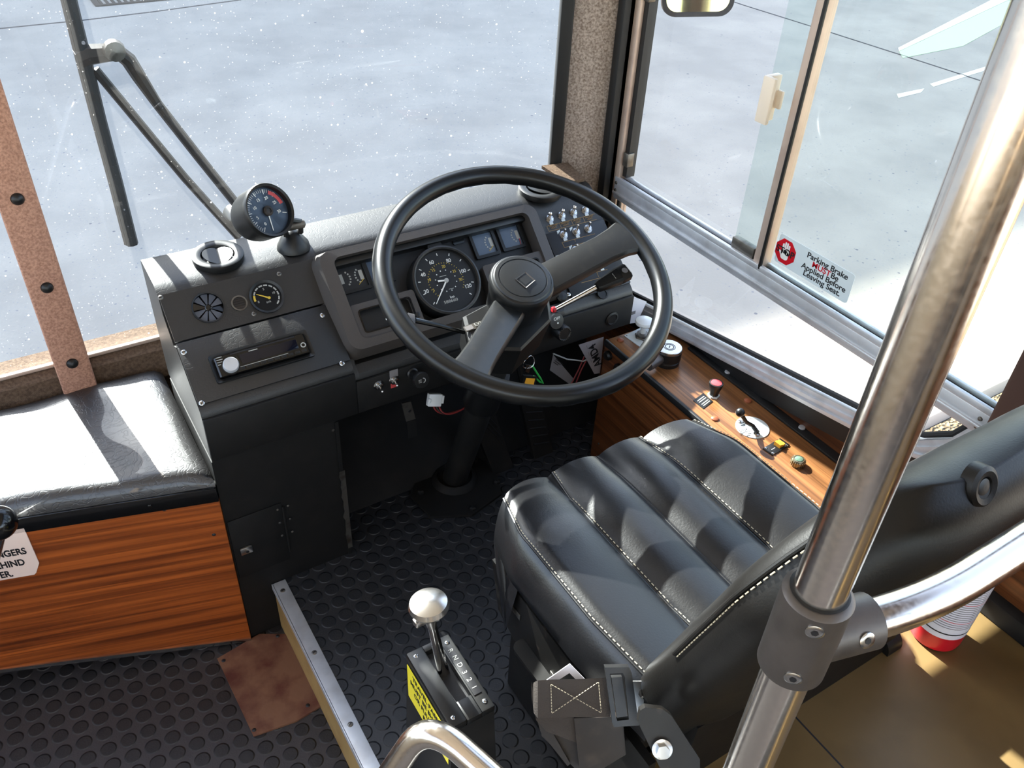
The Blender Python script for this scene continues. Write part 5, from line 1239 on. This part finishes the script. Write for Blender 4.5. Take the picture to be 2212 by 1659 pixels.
# buckle boot behind the strap and a white tag
bb = thing('belt_stalk_boot', 'dusty dark plastic boot holding the belt end below the strap', 'belt anchor', SBF)
P1 = [b2(x, y, 1.075) for x, y in ((1164, 1535), (1345, 1545), (1352, 1630), (1290, 1668), (1250, 1668), (1170, 1590))]
MB().slab(P1, (0, 0, -.05)).build('boot', m_brownplastic, bb)
P2 = [b2(x, y, 1.060) for x, y in ((1240, 1552), (1342, 1548), (1350, 1632), (1252, 1664))]; MB().slab(P2, (0, 0, -.016)).build('boot_face', m_brownplastic, bb)
P3 = [b2(x, y, 1.066) for x, y in ((1150, 1490), (1166, 1535), (1232, 1650), (1226, 1655), (1168, 1582), (1150, 1520))]; MB().slab(P3, (0, 0, -.03)).build('boot_flange', m_brownplastic, bb)
wt = thing('white_tag', 'small bright white folded card stuck up behind the belt strap', 'card', SBF)
MB().slab([b2(x, y, 1.045) for x, y in ((1180, 1470), (1231, 1434), (1264, 1468), (1246, 1470), (1230, 1454), (1205, 1470))], (0, 0, -.002)).build('card', m_paper, wt)

# ================================================================== GEAR SELECTOR
g4 = [on(x, y, 'z', .30) for x, y in ((866, 1409), (972, 1362), (1061, 1524), (1000, 1570))]
gc0 = on(962, 1468, 'z', .30)
gx, gy = V((1, 0, 0)), V((0, 1, 0))
GS = thing('gear_selector', 'black upright gear selector box with chrome knob lever and yellow sticker', 'gear selector', Tm(.329, .618, 0))
GL = lambda px, py, z=.30: on(px, py, 'z', z)-V((.329, .618, 0))
tp4 = [GL(866, 1412), GL(976, 1374), GL(1061, 1524), GL(985, 1572)]
xl = (tp4[0].x+tp4[3].x)/2; xr = (tp4[1].x+tp4[2].x)/2; yfr = (tp4[0].y+tp4[1].y)/2; yre = (tp4[2].y+tp4[3].y)/2
secs = [[(xl+dx0, yfr+e, z), (xr+dx1, yfr+e, z), (xr+dx1, yre-e, z), (xl+dx0, yre-e, z)] for z, dx0, dx1, e in ((0, -.006, .012, .010), (.288, 0, 0, 0))]
gb = MB().loft(secs).build('housing', m_well, GS, ang=20)
# top plate with slot
slot = [(-.004, .060), (.018, .060), (.018, -.048), (-.004, -.048)]
wtp = rr(xr-xl+.002, yfr-yre+.002, .006, 1, (xl+xr)/2, (yfr+yre)/2)
MB().box(xl-.001, -.006, yre-.001, yfr+.001, .288, .302, .003).box(-.006, .017, yre-.001, -.040, .288, .300, .001).box(-.006, .017, .052, yfr+.001, .288, .300, .001).box(.017, xr+.001, yre-.001, yfr+.001, .288, .301, .002).build('top_plate', m_black, GS)
MB().box(-.006, .017, -.040, .052, .27, .289).build('slot_floor', m_blackp, GS)
gs = MB().box(.0195, .0315, -.045, .045, .3005, .3025, .0004).build('gate_strip', m_blackp, GS)
for k, ch_ in enumerate('RND321'): text(ch_, .0105, m_dimwhite, gs, .0255, .034-k*.0136, .3026, 'lettering', 'CENTER', Rm(-90, 'Z'))
for sx_, sy_ in ((xl+.010, yfr-.010), (xr-.008, yfr-.012), (xr-.008, yre+.012), (xl+.010, yre+.012)): screw(GS, sx_, sy_, .3015, .0036, m_steel)
lb0 = GL(945, 1478, .285); lt0 = GL(932, 1345, .425); kb_ = GL(927, 1312, .455)
lev = MB().tube([(.005, .016, .285), tuple(V((.005, .016, .285)).lerp(lt0, .5)), tuple(lt0)], [.0085, .0075, .0065], 18).build('lever', m_chrome, GS)
kd = (kb_-lt0).normalized(); KF = frame(lt0, (1, 0, -.1), V((kd.x*.0, 1, 0)))
ax_ = V((kd.x, kd.y, kd.z)); KF = frame(lt0, V((1, 0, 0))-ax_*ax_.x, ax_.cross(V((1, 0, 0))))
knb = MB().lathe([(.007, -.006), (.008, .002), (.011, .012), (.0125, .022), (.0135, .025), (.0245, .028), (.0268, .033), (.0245, .040), (.014, .0445), (0, .0455)], 36, KF).build('knob', m_knob, GS)
MB().box(-.024, -.008, -.006, .006, .008, .019, .003, KF).build('detent_trigger', m_knob, knb); MB().box(.008, .024, -.006, .006, .011, .022, .003, KF).build('detent_trigger', m_knob, knb)
# yellow sticker on the side towards the aisle
YS = frame((xl-.0012, yfr-.004, .27), (0, -1, 0), (0, 0, 1))
ys = [(0, .010), (.135, .010), (.135, -.070), (0, -.055)]
yst = MB().prism([(0, .012), (yfr-yre-.008, .012), (yfr-yre-.008, -.066), (0, -.066)], 0, .0008, YS).build('yellow_sticker', m_yellow, GS)
yst['label'] = 'yellow sticker with black capitals'
for k, ln in enumerate(('TRAVEL PASSES', 'MUST BE SHOWN', 'OR FULL FARE', 'PAID')):
    o = text(ln, .0138, m_blackp, GS, 0, 0, 0, 'sticker_lettering', 'CENTER', bold=.0002, sx=.95)
    o.parent = yst; o.data.transform(YS @ Tm((yfr-yre-.008)/2, .001-k*.0185, .0010))

# ================================================================== HANDRAILS
px_, py_ = .384, .194
gp_ = thing('grab_pole', 'polished upright grab pole with grey tee clamp and side rail behind the seat', 'handrail', Tm(px_, py_, 0))
MB().tube([(0, 0, -.13), (0, 0, 1.94)], .0178, 36).build('pole', m_pole, gp_)
zc0, zc1 = .835, .955
zc0 = .830; zc1 = .914
cb = MB().lathe([(.0182, 0), (.0215, .001), (.0240, .004), (.0240, zc1-zc0-.004), (.0215, zc1-zc0-.001), (.0182, zc1-zc0)], 40, Tm(0, 0, zc0)).build('tee_clamp', m_castalu, gp_)
MB().lathe([(.0186, -.001), (.0200, .0006), (.0186, .0012)], 36, Tm(0, 0, zc1)).build('clamp_seal', m_rubber, cb)
zr = .862
da = V((.97, -.25, 0)).normalized(); T1 = V((0, 0, zr))+da*.022; T2 = T1+da*.034
MB().tube([tuple(T1-da*.012), tuple(T2)], [.0205, .0205], 28).build('tee_socket', m_castalu, cb)
r0 = T2-da*.01; cor = r0+da*.060; end = cor+V((1, 0, 0))*.75
rpts = [r0]+arcbend(r0, cor, end, .055, 10)+[end]
MB().tube([tuple(p) for p in rpts], .0148, 32).build('side_rail', m_pole, gp_)
def cl_screw(px, py, c, r, axis):
    d = ray(px, py).normalized(); o = CAM-V((px_, py_, 0))
    # closest approach of the sight line to the clamp axis, stepped back to its surface
    w0 = o-c; b_ = d.dot(axis); d0 = d-axis*b_; w1 = w0-axis*w0.dot(axis)
    A_ = d0.dot(d0); B_ = 2*d0.dot(w1); C_ = w1.dot(w1)-r*r; disc = max(0, B_*B_-4*A_*C_); t = (-B_-math.sqrt(disc))/(2*A_)
    p = o+d*t; n = (p-c)-axis*(p-c).dot(axis); n.normalize(); K = frame(p, axis.cross(n) if abs(n.z) < .9 else (1, 0, 0), axis)
    K = Matrix((axis.cross(n).normalized(), axis, n)).transposed().to_4x4(); K.translation = p
    MB().lathe([(.0062, -.0015), (.0062, .0006), (.0045, .0014), (.0022, .0012)], 20, K).build('grub_screw', m_steel, cb)
    MB().lathe([(.0026, .0005), (.0026, .0016), (0, .0016)], 6, K).build('hex_hole', m_blackp, [c for c in cb.children if c.name.startswith('grub_screw')][-1])
cl_screw(1760, 1365, V((0, 0, 0)), .0240, V((0, 0, 1))); cl_screw(1713, 1465, V((0, 0, 0)), .0240, V((0, 0, 1))); cl_screw(1873, 1383, T1, .0205, da)
# lower bent rail in front
ap = dp(925, 1572, .93); 
lr = thing('lower_grab_rail', 'bent chrome grab rail curving up beside the gear selector', 'handrail', Tm(*ap))
pb = V((px_-.012, py_-.014, ap.z-.135))
lw = dp(820, 1720, .98)
P0 = V((lw.x, lw.y, lw.z)); dwn = (P0-ap).normalized()
pth = [P0+dwn*.5]+arcbend(P0, ap+V((0, .004, .012)), pb, .05, 12)+[pb]
MB().tube([tuple(p-ap) for p in pth], .0150, 30).build('rail_tube', m_pole, lr)

# ================================================================== FIRE EXTINGUISHER
ex0 = on(2016, 1366, 'z', .268); ex0.z = .2685
FE = thing('fire_extinguisher', 'red fire extinguisher with white label on the tan wheel box', 'fire extinguisher', Matrix.Translation(ex0))
MB().lathe([(.030, 0), (.0375, .003), (.039, .010), (.039, .215), (.034, .240), (.020, .258), (.014, .262), (.014, .275)], 40).build('cylinder', m_red, FE)
lab = MB().lathe([(.0393, .034), (.0394, .0345), (.0394, .178), (.0393, .1785)], 40).build('paper_label', m_paper, FE)
for k in range(24):
    z_ = .058+k*.0046; MB().lathe([(.0395, z_), (.0396, z_+.0014)], 40).build('print_line', m_redp if k in (3, 12) else m_papergrey, lab)
MB().lathe([(.0395, .044), (.0397, .0465)], 40).build('print_rule', m_blackp, lab)
MB().lathe([(.013, .274), (.016, .276), (.016, .300), (.010, .304), (0, .304)], 24).build('valve_head', m_brass, FE)
MB().box(-.012, .070, -.008, .008, .302, .310, .002).build('squeeze_handle', m_black, FE)
# ================================================================== LIGHT
sd = bpy.data.lights.new('sun', 'SUN'); so = bpy.data.objects.new('sun', sd); C.objects.link(so)
sd.energy = 13.0; sd.angle = R(.6); sd.color = (1.0, .93, .82)
dv = V((.13, -1, -.67)).normalized(); so.rotation_euler = dv.to_track_quat('-Z', 'Y').to_euler(); so.location = (-3, 20, 14)
wd = bpy.data.worlds.new('world'); SC.world = wd; wd.use_nodes = True; nt = wd.node_tree
bg = nt.nodes['Background']; sk = nt.nodes.new('ShaderNodeTexSky'); sk.sky_type = 'NISHITA'; sk.sun_disc = False
sk.sun_elevation = R(34.6); sk.sun_rotation = math.atan2(-.13, 1); sk.air_density = 1.0; sk.dust_density = 1.5
hs = nt.nodes.new('ShaderNodeHueSaturation'); hs.inputs['Saturation'].default_value = .72
nt.links.new(sk.outputs[0], hs.inputs['Color']); nt.links.new(hs.outputs[0], bg.inputs['Color']); bg.inputs['Strength'].default_value = .31
SC.view_settings.view_transform = 'Standard'; SC.view_settings.look = 'None'; SC.view_settings.gamma = 1
SC.view_settings.exposure = 1.5; SC.view_settings.use_curve_mapping = False
